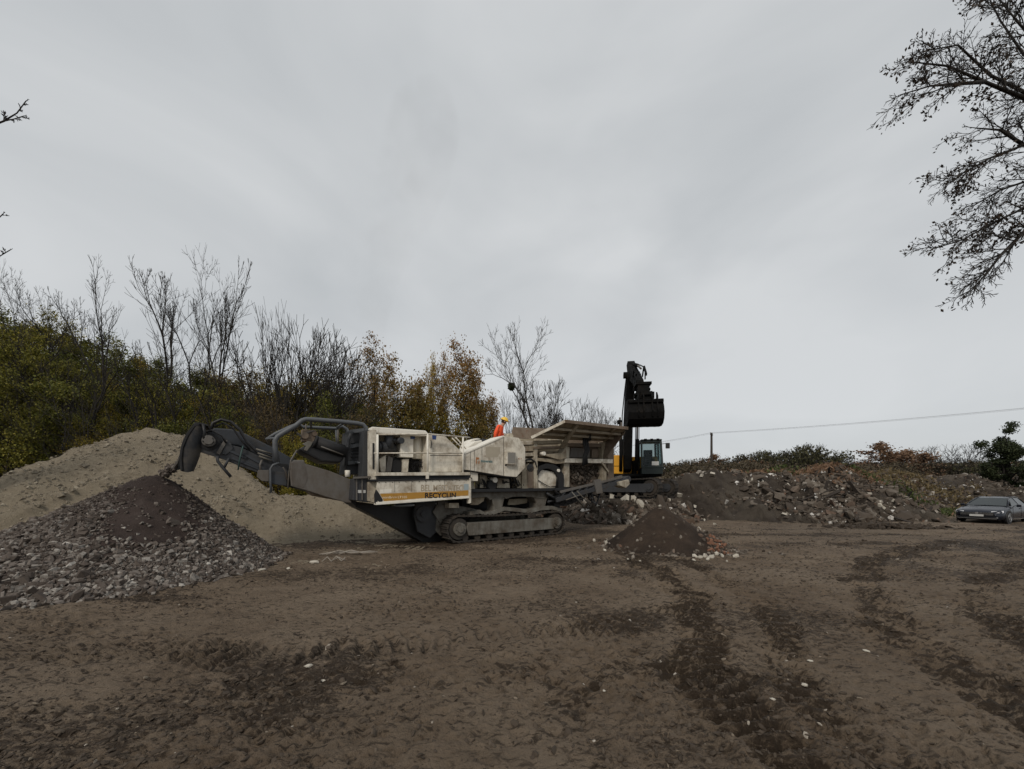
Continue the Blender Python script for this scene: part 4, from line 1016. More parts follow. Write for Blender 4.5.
# ------------------------------------------------------------------ overhanging tree at the right, and the twig at the left
def guided(name, label, trunk, limbs, seed, nleaf_p, leafsize, loc, dens=1.0, r_twig=0.006, tw=0.62):
    """a real tree standing outside the frame whose limbs are drawn as polylines (points in metres)"""
    rnd = random.Random(seed); rs = np.random.RandomState(seed)
    root = empty(name, loc, label=label, cat='tree'); L0 = Vector(loc)
    b = MB(); b.tube([Vector(p) - L0 for p, r in trunk], [r for p, r in trunk], 10)
    segs, tips = [], []
    for pts, r0 in limbs:
        pts = [Vector(p) - L0 for p in pts]; m = len(pts)
        b.tube(pts, [max(r0 * (1 - 0.85 * i / (m - 1)), 0.008) for i in range(m)], 7)
        tot = sum((pts[i+1] - pts[i]).length for i in range(m - 1))
        n = max(4, int(tot * 5.0 * dens))
        for c in range(n):
            t = (c + rnd.random()) / n
            if t < 0.12: continue
            f = t * (m - 1); i = min(int(f), m - 2); q = pts[i].lerp(pts[i+1], f - i)
            d = (pts[i+1] - pts[i]).normalized(); o = d.orthogonal().normalized(); o.rotate(Matrix.Rotation(rnd.uniform(0, 6.28), 3, d))
            an = rnd.uniform(.4, 1.0); nd = d * math.cos(an) + o * math.sin(an) * 0.9
            s, tp = grow(rnd, q, [(nd, tw * (0.9 + 0.7 * (1 - t)) * rnd.uniform(.6, 1.1), max(0.016 * (1.3 - t), 0.008))], 2, (6, 4), .46, .6, .10, -0.01, .15, 5, r_twig)
            segs += s; tips += tp
        s, tp = grow(rnd, pts[-1], [((pts[-1] - pts[-2]).normalized(), 0.5 * tw, 0.008)], 1, (4,), .5, .5, .1, -.02, .15, 4, r_twig); segs += s; tips += tp
    b.build('trunk', M['bark'], root)
    link('crown', seg_mesh('crown', segs, M['bark'], 0.02), root)
    if nleaf_p > 0:
        T_ = np.array(tips); n = int(len(T_) * nleaf_p)
        cl = fbm(T_[:, 0] * 1.6 + 40, T_[:, 2] * 1.6 + 40, 2, 99); wgt = np.clip((cl - 0.38) * 5, 0.03, 1); wgt /= wgt.sum()
        Q = T_[rs.choice(len(T_), n, p=wgt)] + rs.normal(0, .035, (n, 3)) + [0, 0, -.03]
        link('leaves', leaves_mesh('leaves', Q, leafsize, rs, M['deadleaf'], 1.9, 0.9), root)
    return root
def W(px, py, Y): return (at(px, Y), Y, zh(py, Y))
guided('overhanging_tree', 'dark tree with sparse withered leaves overhanging from the right edge',
    [((12.6, 7.6, -.2), .34), ((12.4, 7.5, 3), .27), ((12.2, 7.3, 6), .22), ((12.0, 7.2, 9), .16), ((11.8, 7.2, 12.5), .07)],
    [([(12.1, 7.2, 7.6), W(1075, 112, 7.0), W(1024, 98, 6.9), W(985, 82, 6.8), W(948, 66, 6.7), W(912, 62, 6.6)], .05),
     ([(12.1, 7.2, 7.9), W(1080, 110, 7.2), W(1026, 93, 7.4), W(990, 75, 7.4), W(958, 45, 7.3), W(930, 50, 7.2)], .045),
     ([W(985, 82, 6.8), W(955, 84, 6.6), W(930, 86, 6.6), W(900, 95, 6.5)], .03),
     ([(12.0, 7.2, 9.2), W(1070, 70, 7.4), W(1024, 55, 7.5), W(1000, 20, 7.5), W(985, -10, 7.5)], .035),
     ([(12.0, 7.2, 9.0), W(1060, 60, 6.6), W(1020, 25, 6.5), W(1000, 0, 6.5)], .03),
     ([(12.2, 7.3, 6.6), W(1070, 150, 7.0), W(1024, 145, 7.0), W(990, 158, 6.9), W(965, 172, 6.9), W(950, 182, 6.8)], .035),
     ([(12.2, 7.3, 5.4), W(1070, 200, 7.1), W(1024, 208, 7.0), W(995, 222, 6.9), W(962, 240, 6.8), W(936, 248, 6.8)], .035),
     ([(12.2, 7.3, 5.0), W(1070, 220, 6.6), W(1024, 232, 6.6), W(1000, 256, 6.5), W(985, 275, 6.5), W(972, 290, 6.4)], .045),
     ([W(1024, 145, 7.0), W(1000, 130, 7.0), W(975, 128, 7.0)], .03),
     ([(12.2, 7.3, 5.8), W(1075, 175, 7.6), W(1030, 180, 7.6), W(1000, 190, 7.6), W(975, 205, 7.6)], .04)],
    17, 0.16, 0.032, (12.6, 7.6, 0), 1.35, 0.005, 0.52)
guided('bare_tree', 'bare tree outside the left edge, only its twig ends reaching in',
    [((-14.4, 8.4, -.2), .3), ((-14.3, 8.4, 4), .24), ((-14.2, 8.3, 8), .16), ((-14.0, 8.3, 11.5), .06)],
    [([(-14.25, 8.4, 6.4), W(-60, 150, 8.2), W(-15, 128, 8.1), W(4, 121, 8.0), W(17, 113, 8.0), W(26, 101, 8.0)], .03),
     ([W(4, 121, 8.0), W(14, 119, 8.0), W(24, 116, 8.0)], .012),
     ([(-14.3, 8.4, 4.4), W(-60, 235, 8.2), W(-12, 228, 8.1), W(3, 214, 8.0)], .022),
     ([(-14.3, 8.4, 3.8), W(-60, 265, 8.2), W(-10, 262, 8.1), W(10, 250, 8.0)], .022)],
    19, 0, 0.05, (-14.4, 8.4, 0), 0.5, 0.006, 0.12)

# ------------------------------------------------------------------ the mobile crusher
CRX, CRY, CRA = -1.45, 11.9, math.atan2(0.573, 0.82)
cc, cn = math.cos(CRA), math.sin(CRA)
def P(px, py, v):
    """place on the crusher's own lengthwise plane v metres in from its near side: (along, across, up)"""
    k = (px - 512) / F_PX
    s = (k * (CRY + cc * v) - CRX + cn * v) / (cc - k * cn)
    Yd = CRY + cn * s + cc * v
    return Vector((s, v, EYE + (HZ - py) * Yd / F_PX))
cr = empty('mobile_crusher', (CRX, CRY, 0), CRA, label='long dirty white tracked mobile crusher with conveyor and raised hopper', cat='crusher')
def poly(pts, v, t): return [P(a, b, v) for a, b in pts], (0, t, 0)
def plate(name, pts, v, t, mat, parent=cr, bev=0.008, **k):
    a, o = poly(pts, v, t); return MB().prism(a, o).build(name, mat, parent, bev, **k)
def xz(px, py, v): p = P(px, py, v); return p.x, p.z
def boxp(b, px0, py0, px1, py1, v0, v1):
    """box whose near face spans the pixels"""
    a = P(px0, (py0 + py1) / 2, v0); c_ = P(px1, (py0 + py1) / 2, v0); m = (px0 + px1) / 2
    b.box(a.x, c_.x, v0, v1, P(m, py1, v0).z, P(m, py0, v0).z); return b

# tracks
def crawler(parent, x0, x1, z0, z1, y0, y1, frame_mat, name='crawler_track', hub=True):
    r = (z1 - z0) / 2; zc = (z0 + z1) / 2; t = 0.05
    path = []
    L = x1 - x0 - 2 * r
    n = int(L / 0.17)
    for i in range(n): path.append((x0 + r + L * i / n, z0, 0, -1))
    na = int(PI * r / 0.17)
    for i in range(na): a = -PI/2 + PI * i / na; path.append((x1 - r + r * math.cos(a), zc + r * math.sin(a), math.cos(a), math.sin(a)))
    for i in range(n): path.append((x1 - r - L * i / n, z1 - 0.04 * math.sin(PI * i / n), 0, 1))
    for i in range(na): a = PI/2 + PI * i / na; path.append((x0 + r + r * math.cos(a), zc + r * math.sin(a), math.cos(a), math.sin(a)))
    rt = link(name, None, parent)
    b = MB()
    for x, z, nx, nz in path:
        tx, tz = -nz, nx; hw = 0.079
        q = [(x + tx*hw - nx*t, z + tz*hw - nz*t), (x - tx*hw - nx*t, z - tz*hw - nz*t), (x - tx*hw, z - tz*hw), (x - tx*(hw-.01), z - tz*(hw-.01)),
             (x - tx*.02, z - tz*.02), (x - tx*.012 + nx*.035, z - tz*.012 + nz*.035), (x + tx*.012 + nx*.035, z + tz*.012 + nz*.035), (x + tx*.02, z + tz*.02), (x + tx*hw, z + tz*hw)]
        b.prism([(u, y0, w_) for u, w_ in q], (0, y1 - y0, 0))
    b.build('track_chain', M['track'], rt, kind='stuff')
    ym = (y0 + y1) / 2
    f = MB(); xa, xb = x0 + r * 1.75, x1 - r * 1.35
    f.prism([(xa, y0 - .02, zc - r * .52), (xb, y0 - .02, zc - r * .52), (xb + .08, y0 - .02, zc), (xb, y0 - .02, zc + r * .42), (xa, y0 - .02, zc + r * .42), (xa - .08, y0 - .02, zc)], (0, y1 - y0 + .04, 0))
    for k in range(4): f.box(xa + (xb - xa) * (k + .4) / 4, xa + (xb - xa) * (k + .43) / 4, y0 - .035, y0 - .02, zc - r * .5, zc + r * .4)
    f.build('track_frame', frame_mat, rt, .012)
    for k in range(max(4, int(L / .42))):
        x = x0 + r + L * (k + .5) / max(4, int(L / .42))
        MB().cyl((x, y0 + .03, z0 + .13), (x, y1 - .03, z0 + .13), .10, n=14).build('track_roller', M['track'], rt)
    for x in (x0 + r, x1 - r):
        w_ = MB().cyl((x, y0 + .04, zc), (x, y1 - .04, zc), r - .09, n=24).build('sprocket', M['track'], rt)
        h = MB().cyl((x, y0 - .05, zc), (x, y0 + .06, zc), r * .48, n=20).cyl((x, y0 - .10, zc), (x, y0 - .04, zc), r * .24, n=16)
        for i in range(8):
            a = i * PI / 4; h.cyl((x + .36*r*math.cos(a), y0 - .07, zc + .36*r*math.sin(a)), (x + .36*r*math.cos(a), y0 - .04, zc + .36*r*math.sin(a)), .018, n=6)
        h.build('hub', frame_mat, rt)
    return rt
xl, xr = P(447, 530, 0).x, P(565, 524, 0).x
crawler(cr, xl, xr, 0.02, 0.86, 0.0, 0.48, M['frame_grey'])
crawler(cr, xl, xr, 0.02, 0.86, 2.25, 2.73, M['frame_grey'])
# wavy mud guard above the near track
top = [(470, 514), (480, 512), (486, 515), (494, 513), (505, 509), (520, 510.5), (530, 512), (540, 509), (552, 508), (562, 511)]
b = MB(); up_ = [P(a, q - 2.2, .05) for a, q in top]; dn = [P(a, q + 1.5, .05) for a, q in top[::-1]]
b.prism(up_ + dn, (0, .5, 0)).build('track_guard', M['frame_grey'], cr)
plate('track_guard', [(437, 505), (458, 505.5), (475, 509), (482, 514), (470, 514), (452, 519), (440, 523), (433, 512)], .5, .08, M['frame_grey'])

# chassis beam with its two splayed legs
plate('deck_edge', [(471, 489.2), (592, 487.6), (592, 490.3), (471, 492.3)], -.08, 2.9, M['black'])
plate('chassis_beam', [(471, 492.3), (560, 490.6), (560, 494.4), (552, 495), (546, 496), (545, 499), (531, 497), (522, 496.5), (512, 497), (506, 499), (504, 497), (496, 497), (490, 500), (487, 497), (471, 498)], .1, .14, M['frame_grey'])
plate('chassis_beam', [(471, 492.3), (592, 490.3), (592, 497), (471, 500)], 2.2, .14, M['frame_grey'])
for pts in ([(489, 495), (507, 495), (504, 500), (502.5, 507), (503, 512), (493.5, 513), (494, 506), (492, 499)], [(531, 494), (551, 493), (547, 499), (545.5, 505), (546, 509.5), (536.5, 510.5), (536.5, 503), (534, 498)]):
    plate('support_leg', pts, .12, .45, M['frame_grey'], bev=.02)
plate('inner_shade_plate', [(470, 498), (560, 495), (560, 509), (505, 512), (470, 516)], 1.1, .6, M['black'])  # black plate painting the shade of the open space behind the legs
plate('gusset', [(471, 497), (485, 496.5), (484, 501), (478, 505), (471, 505)], .25, .1, M['hopper'])
plate('inner_stay', [(509, 499), (528, 498.5), (527, 503), (515, 505), (508, 505)], .6, .1, M['hopper'])
# lower hull: black belly and hanging conveyor trough
plate('conveyor_trough', [(352, 501), (400, 507), (455, 503), (440, 541), (424, 543), (412, 536), (380, 519), (356, 507)], .95, .9, M['black'])
plate('belly_plate', [(416, 503), (436, 502), (438, 531), (430, 538), (418, 532), (414, 516)], .6, .1, M['steel_dark'], bev=.02)
MB().cyl(P(424, 514, .5), P(424, 514, .5) + Vector((0, .4, 0)), .24, n=20).cyl(P(424, 514, .46), P(424, 514, .46) + Vector((0, .05, 0)), .1, n=14).build('tail_roller', M['steel_dark'], cr)
plate('belly_plate', [(438, 501), (448, 501), (444, 520), (449, 531), (441, 536), (436, 531)], .55, .12, M['frame_grey'], bev=.02)
b = MB(); boxp(b, 449, 503, 459, 508, .2, .5).build('step_box', M['white_dirty'], cr, .01)
plate('inner_shade_plate', [(395, 504), (470, 499), (470, 520), (440, 530), (400, 512)], 2.0, .2, M['black'])  # black backing plate, paints the dark under the power pack

# power pack body
v0 = -0.22
low = link('lettered_side_panel', None, cr)
plate('panel', [(377, 481.6), (470, 478.8), (470, 497.5), (377, 504.3)], v0, .18, M['white'], low)
s0, s1 = P(382, 495, v0).x, P(469, 490, v0).x
def on_panel(px, py, v=v0): return P(px, py, v)
def strip(name, q, v, t, mat, parent): return plate(name, q, v - t, t + .001, mat, parent, 0)
strip('ochre_stripe', [(380, 493.8), (426, 492.0), (426, 497.9), (384, 501.2)], v0, .004, M['ochre'], low)
strip('ochre_stripe', [(457, 490.8), (468.3, 490.3), (468.3, 495.4), (457, 496.0)], v0, .004, M['ochre'], low)
strip('ochre_stripe', [(426, 492.2), (457, 490.8), (457, 496.0), (426, 497.9)], v0, .004, M['ochre'], low)
plate('panel_rail', [(376, 502.2), (471, 496.2), (471, 498.1), (376, 505)], v0 - .03, .24, M['white_clean'])
plate('panel_post', [(469.3, 478), (471.2, 478), (471.2, 503), (469.3, 503.5)], v0 - .04, .16, M['white'])
plate('corner_panel', [(368.5, 482), (377.2, 481.8), (377.2, 503.5), (368.5, 501)], -.10, .2, M['white_dirty'])
plate('corner_panel', [(370, 430), (376.5, 429.6), (376.5, 481.5), (370, 482)], -.02, .25, M['white'])
plate('fuel_tank', [(377, 483), (470, 480), (470, 497), (377, 503)], .0, 1.2, M['frame_grey'])
for px_q in (394.5, 411.5, 444.5): strip('panel_seam', [(px_q, 481.6 - (px_q - 377) * .03), (px_q + .35, 481.6 - (px_q - 377) * .03), (px_q + .35, 493 - (px_q - 380) * .035), (px_q, 493 - (px_q - 380) * .035)], v0, .002, M['plate'], low)
bb_ = MB()
for k in range(14):
    q = P(379 + k * 6.7, 482.6 - k * .19, v0); bb_.cyl(q + Vector((0, -.012, 0)), q, .014, n=6)
bb_.build('bolts', M['plate'], low)
# torn black seal at the panel's left end
plate('torn_seal', [(376, 489), (379, 493), (383, 500), (381, 504), (377.5, 500), (377.5, 505), (374.5, 503), (374, 495)], v0 - .02, .015, M['black'])
# text
def text(body, px, py, h, v, mat, parent, name, wide=None, shear=0.0, bold=0.02):
    cu = bpy.data.curves.new('t', 'FONT'); cu.body = body; cu.size = 1.0; cu.extrude = 0.0; cu.space_character = 1.02; cu.shear = shear; cu.offset = bold
    tmp = bpy.data.objects.new('t', cu); C.objects.link(tmp)
    me = bpy.data.meshes.new_from_object(tmp.evaluated_get(bpy.context.evaluated_depsgraph_get()))
    bpy.data.objects.remove(tmp); bpy.data.curves.remove(cu)
    co = np.array([v_.co[:] for v_ in me.vertices]); x0, y0 = co[:, 0].min(), co[:, 1].min(); wd = co[:, 0].max() - x0; hh = co[:, 1].max() - y0
    p = P(px, py, v); k = h / hh; kx = (wide / wd) if wide else k
    for q in me.vertices: x, y = q.co.x - x0, q.co.y - y0; q.co = (p.x + x * kx, v, p.z + y * k)
    me.materials.clear(); me.name = name
    return link(name, me, parent, mat)
def span(pa, pb, py, v): return P(pb, py, v).x - P(pa, py, v).x
vt = v0 - .008
p_ = P(426, 498.3, vt)
text('RECYCLIN', 425, 498.2, .155, vt, M['black'], low, 'black_lettering', span(425, 456, 495, vt), 0.0, 0.032)
text('nordberg LT105', 382.5, 499.3, .085, vt, M['pale_print'], low, 'small_lettering', span(382.5, 407, 497, vt), 0.0, 0.03)
text('BEL MESTATEC', 421, 491.4, .19, v0 - .004, M['ghost_print'], low, 'faded_lettering', span(421, 463, 487, v0))
strip('sticker', [(380, 489.5), (391.5, 489), (391.5, 492.5), (380, 493.5)], v0, .003, M['white_clean'], low)
strip('sticker', [(464, 484), (469, 483.8), (469, 490), (464, 490.2)], v0, .003, plain('pale_blue_sticker', (0.30, 0.36, 0.38), 0.6), low)
# walkway
plate('walkway_channel', [(377, 472.5), (470.5, 472.2), (470.5, 475.2), (377, 475.8)], v0 - .02, .7, M['white'])
plate('walkway_channel', [(377, 475.8), (470.5, 475.2), (470.5, 477.6), (377, 478.8)], v0 + .10, .4, M['steel_dark'])
plate('walkway_edge', [(370, 479.4), (472, 477.6), (472, 479.2), (370, 481.4)], v0 - .03, .3, M['black'])
plate('deck_bracket', [(426, 473), (429, 473), (429, 479), (426, 479)], v0 - .05, .03, M['white'])
rail = link('walkway_railing', None, cr)
vr = v0 + .02
for px, yt, yb in ((377.5, 434.5, 473), (427.5, 434.0, 473), (463, 437.0, 473)):
    MB().tube([P(px, yb, vr), P(px, yt, vr)], .03, 8).build('post', M['white_clean'], rail)
MB().tube([P(377.5, 434.5, vr), P(427.5, 434, vr), P(470, 437.5, vr)], .022, 8).build('top_rail', M['white'], rail)
MB().tube([P(374, 453.2, vr), P(427.5, 453, vr), P(463, 453.2, vr)], .018, 8).build('mid_rail', M['white'], rail)
MB().tube([P(452, 438, .3), P(463, 449, .3)], .018, 6).tube([P(455, 436.5, .3), P(466, 449, .3)], .018, 6).build('brace', M['white'], rail)
# engine bay
bay = link('engine_housing', None, cr)
MB().prism([P(371, 428.5, .12), P(372, 426.6, .12), P(426, 430.5, .12), P(428, 433, .12), P(428, 436, .12), P(371, 433, .12)], (0, 2.3, 0)).build('roof', M['white_clean'], bay, .03)
vb = .95
a = P(371, 433, .3); c_ = P(428, 436, .3)
MB().box(a.x, c_.x, vb, vb + .06, 1.75, a.z).build('back_panel', M['white'], bay)
MB().box(a.x, c_.x, 2.3, 2.36, 1.75, a.z).build('far_panel', M['white'], bay)
plate('door_post', [(370.5, 433), (374, 433), (374, 472), (370.5, 472)], .14, .85, M['white'], bay)
plate('door_slot', [(372.6, 443), (374.4, 443), (374.4, 469), (372.6, 469)], -.04, .02, M['black'], bay)
plate('cabinet_door', [(400, 435), (413.5, 435.4), (413.5, 457.5), (401, 457)], .35, .5, M['white_clean'], bay, .015)
MB().cyl(P(417, 459, .6), P(417, 436, .6), .15, n=20).build('white_cylinder', M['white_clean'], bay)
plate('gap_shade_plate', [(420.5, 436), (426, 437), (426, 472), (421, 472)], .7, .2, M['steel_dark'], bay)  # solid dark plate painted as the shade of a gap
plate('engine_block', [(376, 458), (401, 457), (428, 459), (428, 473), (376, 473)], .75, .18, M['black'], bay)
ac = MB(); q = P(389, 440, .35); ac.cyl(q + Vector((0, 0, -.22)), q + Vector((0, 0, .18)), .125, n=20).cyl(q + Vector((0, 0, .16)), q + Vector((0, 0, .24)), .155, n=20).cyl(q + Vector((0, 0, .24)), q + Vector((0, 0, .34)), .09, .15, n=20)
ac.build('air_intake', M['steel_blue'], bay)
q = P(398, 441, .33); MB().tube([P(391, 440, .35), q], .07, 12).cyl(q, q + Vector((.05, -.18, 0)), .09, n=14).build('intake_pipe', M['steel_blue'], bay)
q = P(387, 448, .45); MB().cyl(q + Vector((-.24, -.10, 0)), q + Vector((.20, .1, 0)), .17, n=22).cyl(q + Vector((-.30, -.12, 0)), q + Vector((-.22, -.1, 0)), .13, n=18).build('air_filter', M['steel_dark'], bay)
plate('engine_bracket', [(379, 459), (386, 455), (386, 472), (381, 472)], .5, .15, M['white'], bay); plate('engine_bracket', [(388, 456), (393, 458), (391, 472), (386, 472)], .45, .12, M['plate'], bay)
MB().cyl(P(397, 466, .5), P(397, 466, .5) + Vector((0, .4, 0)), .19, n=20).build('fan_drum', M['rubber'], bay)
plate('engine_bracket', [(403, 459), (409, 459), (408, 472), (402.5, 472)], .42, .2, M['white'], bay)
rnd = random.Random(4)
b = MB()
for k in range(16):
    x0 = rnd.uniform(406, 424); b.tube([P(x0, rnd.uniform(461, 471), .5), P(x0 + rnd.uniform(-3, 5), rnd.uniform(459, 466), .55), P(x0 + rnd.uniform(-2, 6), rnd.uniform(462, 472), .5)], .02, 5)
b.build('hoses', M['rubber'], bay)
strip('blue_sticker', [(410.5, 435.6), (415, 435.6), (415, 439), (410.5, 439)], .35, .01, M['blue_sticker'], bay)
# sloped cover right of the bay
slp = link('sloped_cover', None, cr)
MB().prism([P(429, 433.5, 0), P(444.5, 435.5, 0), P(462, 452, 0), P(462, 472, 0), P(429, 472, 0)], (0, 1.9, 0)).build('cover', M['white'], slp, .02)
strip('cover_seam', [(430, 455), (461.5, 455.2), (461.5, 455.9), (430, 455.7)], 0, .003, M['plate'], slp)
strip('blue_sticker', [(432, 435.2), (436.5, 435.6), (436, 439.6), (432.5, 439.4)], 0, .003, M['blue_sticker'], slp)
MB().tube([P(431, 440, -.02), P(431.5, 444, -.05), P(431, 448, -.02)], .012, 5).build('handle', M['black'], slp)
# belt drive guard, the big eight cornered white cover
dg = link('drive_guard', None, cr)
vg = -.12
plate('guard_panel', [(463.5, 453.5), (503.6, 436.2), (503.6, 475.8), (470, 470.3), (463.8, 469.5)], vg, .75, M['white'], dg, .012)
plate('guard_panel', [(504.4, 436), (519, 438), (525.3, 448), (525.3, 467.5), (516.5, 477), (504.4, 476)], vg + .01, .70, M['white'], dg, .012)
plate('guard_edge', [(463.5, 453), (504, 435.4), (504, 437), (463.5, 454.8)], vg - .02, .8, M['white_clean'], dg)
plate('guard_edge', [(463.8, 469.4), (504, 475.6), (516.5, 476.8), (516.5, 477.8), (504, 476.9), (463.8, 470.6)], vg + .05, .6, M['steel_dark'], dg)
for px in (470.3, 474.2, 481.8): strip('seam', [(px, 452 - (px - 466) * .4), (px + .4, 452 - (px - 466) * .4), (px + .4, 471 + (px - 466) * .05), (px, 471 + (px - 466) * .05)], vg, .003, M['plate'], dg)
strip('mesh_patch', [(486, 447), (500.5, 447), (500, 452), (498, 457), (486, 457.5)], vg, .004, M['beige_patch'], dg)
gl = link('vent_box', None, dg)
b = MB(); boxp(b, 506.8, 451.5, 516.2, 464.2, vg - .12, vg).build('vent_frame', M['white'], dg, .01)
strip('vent_grille', [(508, 452.5), (515.6, 452.6), (515.6, 463.3), (508, 463.2)], vg - .12, .006, M['vent'], dg)
bpy.data.objects.remove(gl)
strip('painted_shadow_strip', [(505, 451.5), (506.6, 451.5), (506.6, 466), (505, 466)], vg + .01, .004, M['steel_dark'], dg)  # dark strip painting the shadow beside the vent box
text('minerals', 481, 462.2, .085, vg - .006, M['teal_print'], dg, 'teal_lettering', span(481, 492.5, 461, vg))
b = MB(); b.prism([P(475.8, 463.6, vg), P(476.6, 463.6, vg), P(476.8, 459.6, vg), P(478.8, 459.5, vg), P(479.2, 457.6, vg), P(476, 457.2, vg)], (0, -.004, 0)); b.prism([P(478.2, 463.8, vg), P(479, 463.9, vg), P(479.6, 461.2, vg), P(478.9, 460.8, vg)], (0, -.004, 0)); b.build('emblem', M['orange_print'], dg)
text('C1', 518.2, 459.3, .05, vg + .002, M['orange_print'], dg, 'small_mark', span(518.2, 521.5, 458, vg))
# round flywheel cover behind
fw = link('flywheel_cover', None, cr)
q = P(476, 452, 1.5); MB().cyl((q.x, 1.35, q.z), (q.x, 1.9, q.z), .48, n=28).build('drum', M['white_clean'], fw, .03)
plate('cover', [(465, 453), (469, 446), (475, 441), (482, 440), (484, 450), (484, 470), (465, 470)], .75, .5, M['white_clean'], fw, .03)
plate('platform', [(481, 439), (496, 438.6), (500, 441), (500, 443.5), (482, 444)], .9, 1.3, M['steel_blue'])
q = P(511, 436, .2); MB().cyl(q, q + Vector((0, .3, 0)), .10, n=14).build('lifting_eye', M['white_dirty'], cr)

# mechanics under the guard
mc = link('drive_frame', None, cr)
plate('bracket', [(471, 470), (478, 471), (478, 481), (471, 481)], -.02, .1, M['white'], mc)
plate('frame_plate', [(478, 472), (530, 477), (530, 489), (478, 489)], 1.0, .2, M['steel_dark'], mc)
for pts, m_ in (([(471, 480), (474, 481), (475, 489), (471, 489)], 'white_dirty'), ([(480, 474), (487, 475), (486, 488), (480, 488)], 'white_dirty'), ([(498, 478), (509, 479), (510, 488), (497, 488)], 'white_dirty'), ([(516, 478), (521, 475), (521, 488), (517, 488)], 'hopper')):
    plate('mount', pts, .35, .3, M[m_], mc)
q = P(492.5, 485, .2); MB().cyl(q, q + Vector((0, .5, 0)), .16, n=18).build('motor', M['rubber'], mc)
q = P(495.5, 480, .15); MB().cyl(q, q + Vector((0, .5, 0)), .09, n=16).build('white_canister', M['white_clean'], mc)
b = MB()
for k in range(22):
    x0 = rnd.uniform(479, 520); b.tube([P(x0, rnd.uniform(475, 486), .4), P(x0 + rnd.uniform(-4, 5), rnd.uniform(480, 488), .3), P(x0 + rnd.uniform(-4, 6), rnd.uniform(480, 488.5), .45)], rnd.uniform(.012, .03), 5)
b.build('hoses', M['rubber'], mc)

# jaw crusher body
jc = link('jaw_body', None, cr)
plate('side_plate', [(519, 440), (534, 438), (534, 489), (519, 489)], .55, 1.6, M['hopper'], jc)
plate('side_plate', [(533, 441), (570, 439), (570, 489), (533, 489)], .85, 1.2, M['hopper'], jc)
for i, (a_, bb, y0, y1, m_) in enumerate([(520, 533, 440.5, 444.5, 'white'), (520, 534, 445.5, 451, 'hopper'), (523, 534, 452.5, 456, 'white_dirty'), (525, 534, 458, 461.5, 'white_dirty'), (534, 562, 440, 443.5, 'hopper'), (534, 562, 446, 448.5, 'brown_steel')]):
    plate('beam', [(a_, y0 + .6), (bb, y0), (bb, y1), (a_, y1 + .4)], .32 - .02 * i, .4, M[m_], jc)
plate('side_rib', [(534.5, 441), (537.5, 441), (537.8, 489), (534.5, 489)], .25, .4, M['white_dirty'], jc)
plate('side_rib', [(522, 470), (526, 465), (529, 463), (530, 489), (522, 489)], .30, .3, M['hopper'], jc)
q = P(530.5, 468, .28); MB().cyl(q, q + Vector((0, .3, 0)), .15, n=22).build('bearing', M['steel_dark'], jc)
b = MB()
ar = [(524.5, 462), (527, 459.5), (531, 459), (535, 462), (536.5, 467)]
b.tube([P(a_, q_, .26) for a_, q_ in ar], .035, 6).build('hose', M['black'], jc)
plate('rusty_plate', [(527, 470), (533, 466), (533.5, 488), (528, 488)], .28, .05, M['brown_steel'], jc)
# white hydraulic horn, black arch and the cream tank
plate('toggle_beam', [(543.5, 452), (546, 454.2), (562, 453), (566, 446.5), (567, 458), (560, 460), (546, 456), (543, 456)], .15, .35, M['hopper'], jc, .02)
q = P(544.5, 453.5, .1); MB().cyl(q, q + Vector((0, .2, 0)), .07, n=12).build('pin', M['white_clean'], jc)
plate('beam', [(538, 458), (568, 459.5), (568, 463), (556, 464), (548, 462), (538, 461)], .22, .4, M['hopper'], jc, .015)
arc_p = [(538, 470), (541, 466), (547, 463.5), (554, 464.5), (560, 468), (564, 475), (564, 488)]
arc_q = [(559, 488), (558.5, 478), (555, 471.5), (549, 468.5), (543, 469), (540, 472), (538, 475)]
plate('belt_arch', arc_p + arc_q, .2, .3, M['rubber'], jc)
plate('recess_shade_plate', [(538, 463), (568, 463), (568, 489), (538, 489)], .6, .2, M['black'], jc)  # black sheet behind the tank, stands in for shade in the recess
tk = MB(); a_ = P(538.5, 480, .3); c_ = P(556.5, 480, .3); zt, zb = P(547, 471, .3).z, P(547, 489, .3).z
tk.prism([(a_.x, .3, zb), (c_.x, .3, zb), (c_.x + .02, .3, zt - .12), (c_.x - .1, .3, zt - .02), (a_.x + .1, .3, zt + .05), (a_.x, .3, zt)], (0, .6, 0)).build('cream_tank', M['white'], jc, .04)
MB().tube([P(538, 480, .27), P(544, 484, .25), P(550, 487, .25), P(556, 486, .27)], .016, 5).tube([P(556, 489, .26), P(558, 470, .26)], .03, 6).build('hose', M['black'], jc)
q = P(559, 470.5, .15); MB().cyl(q, q + Vector((0, .15, 0)), .06, n=10).build('pin', M['white_clean'], jc)

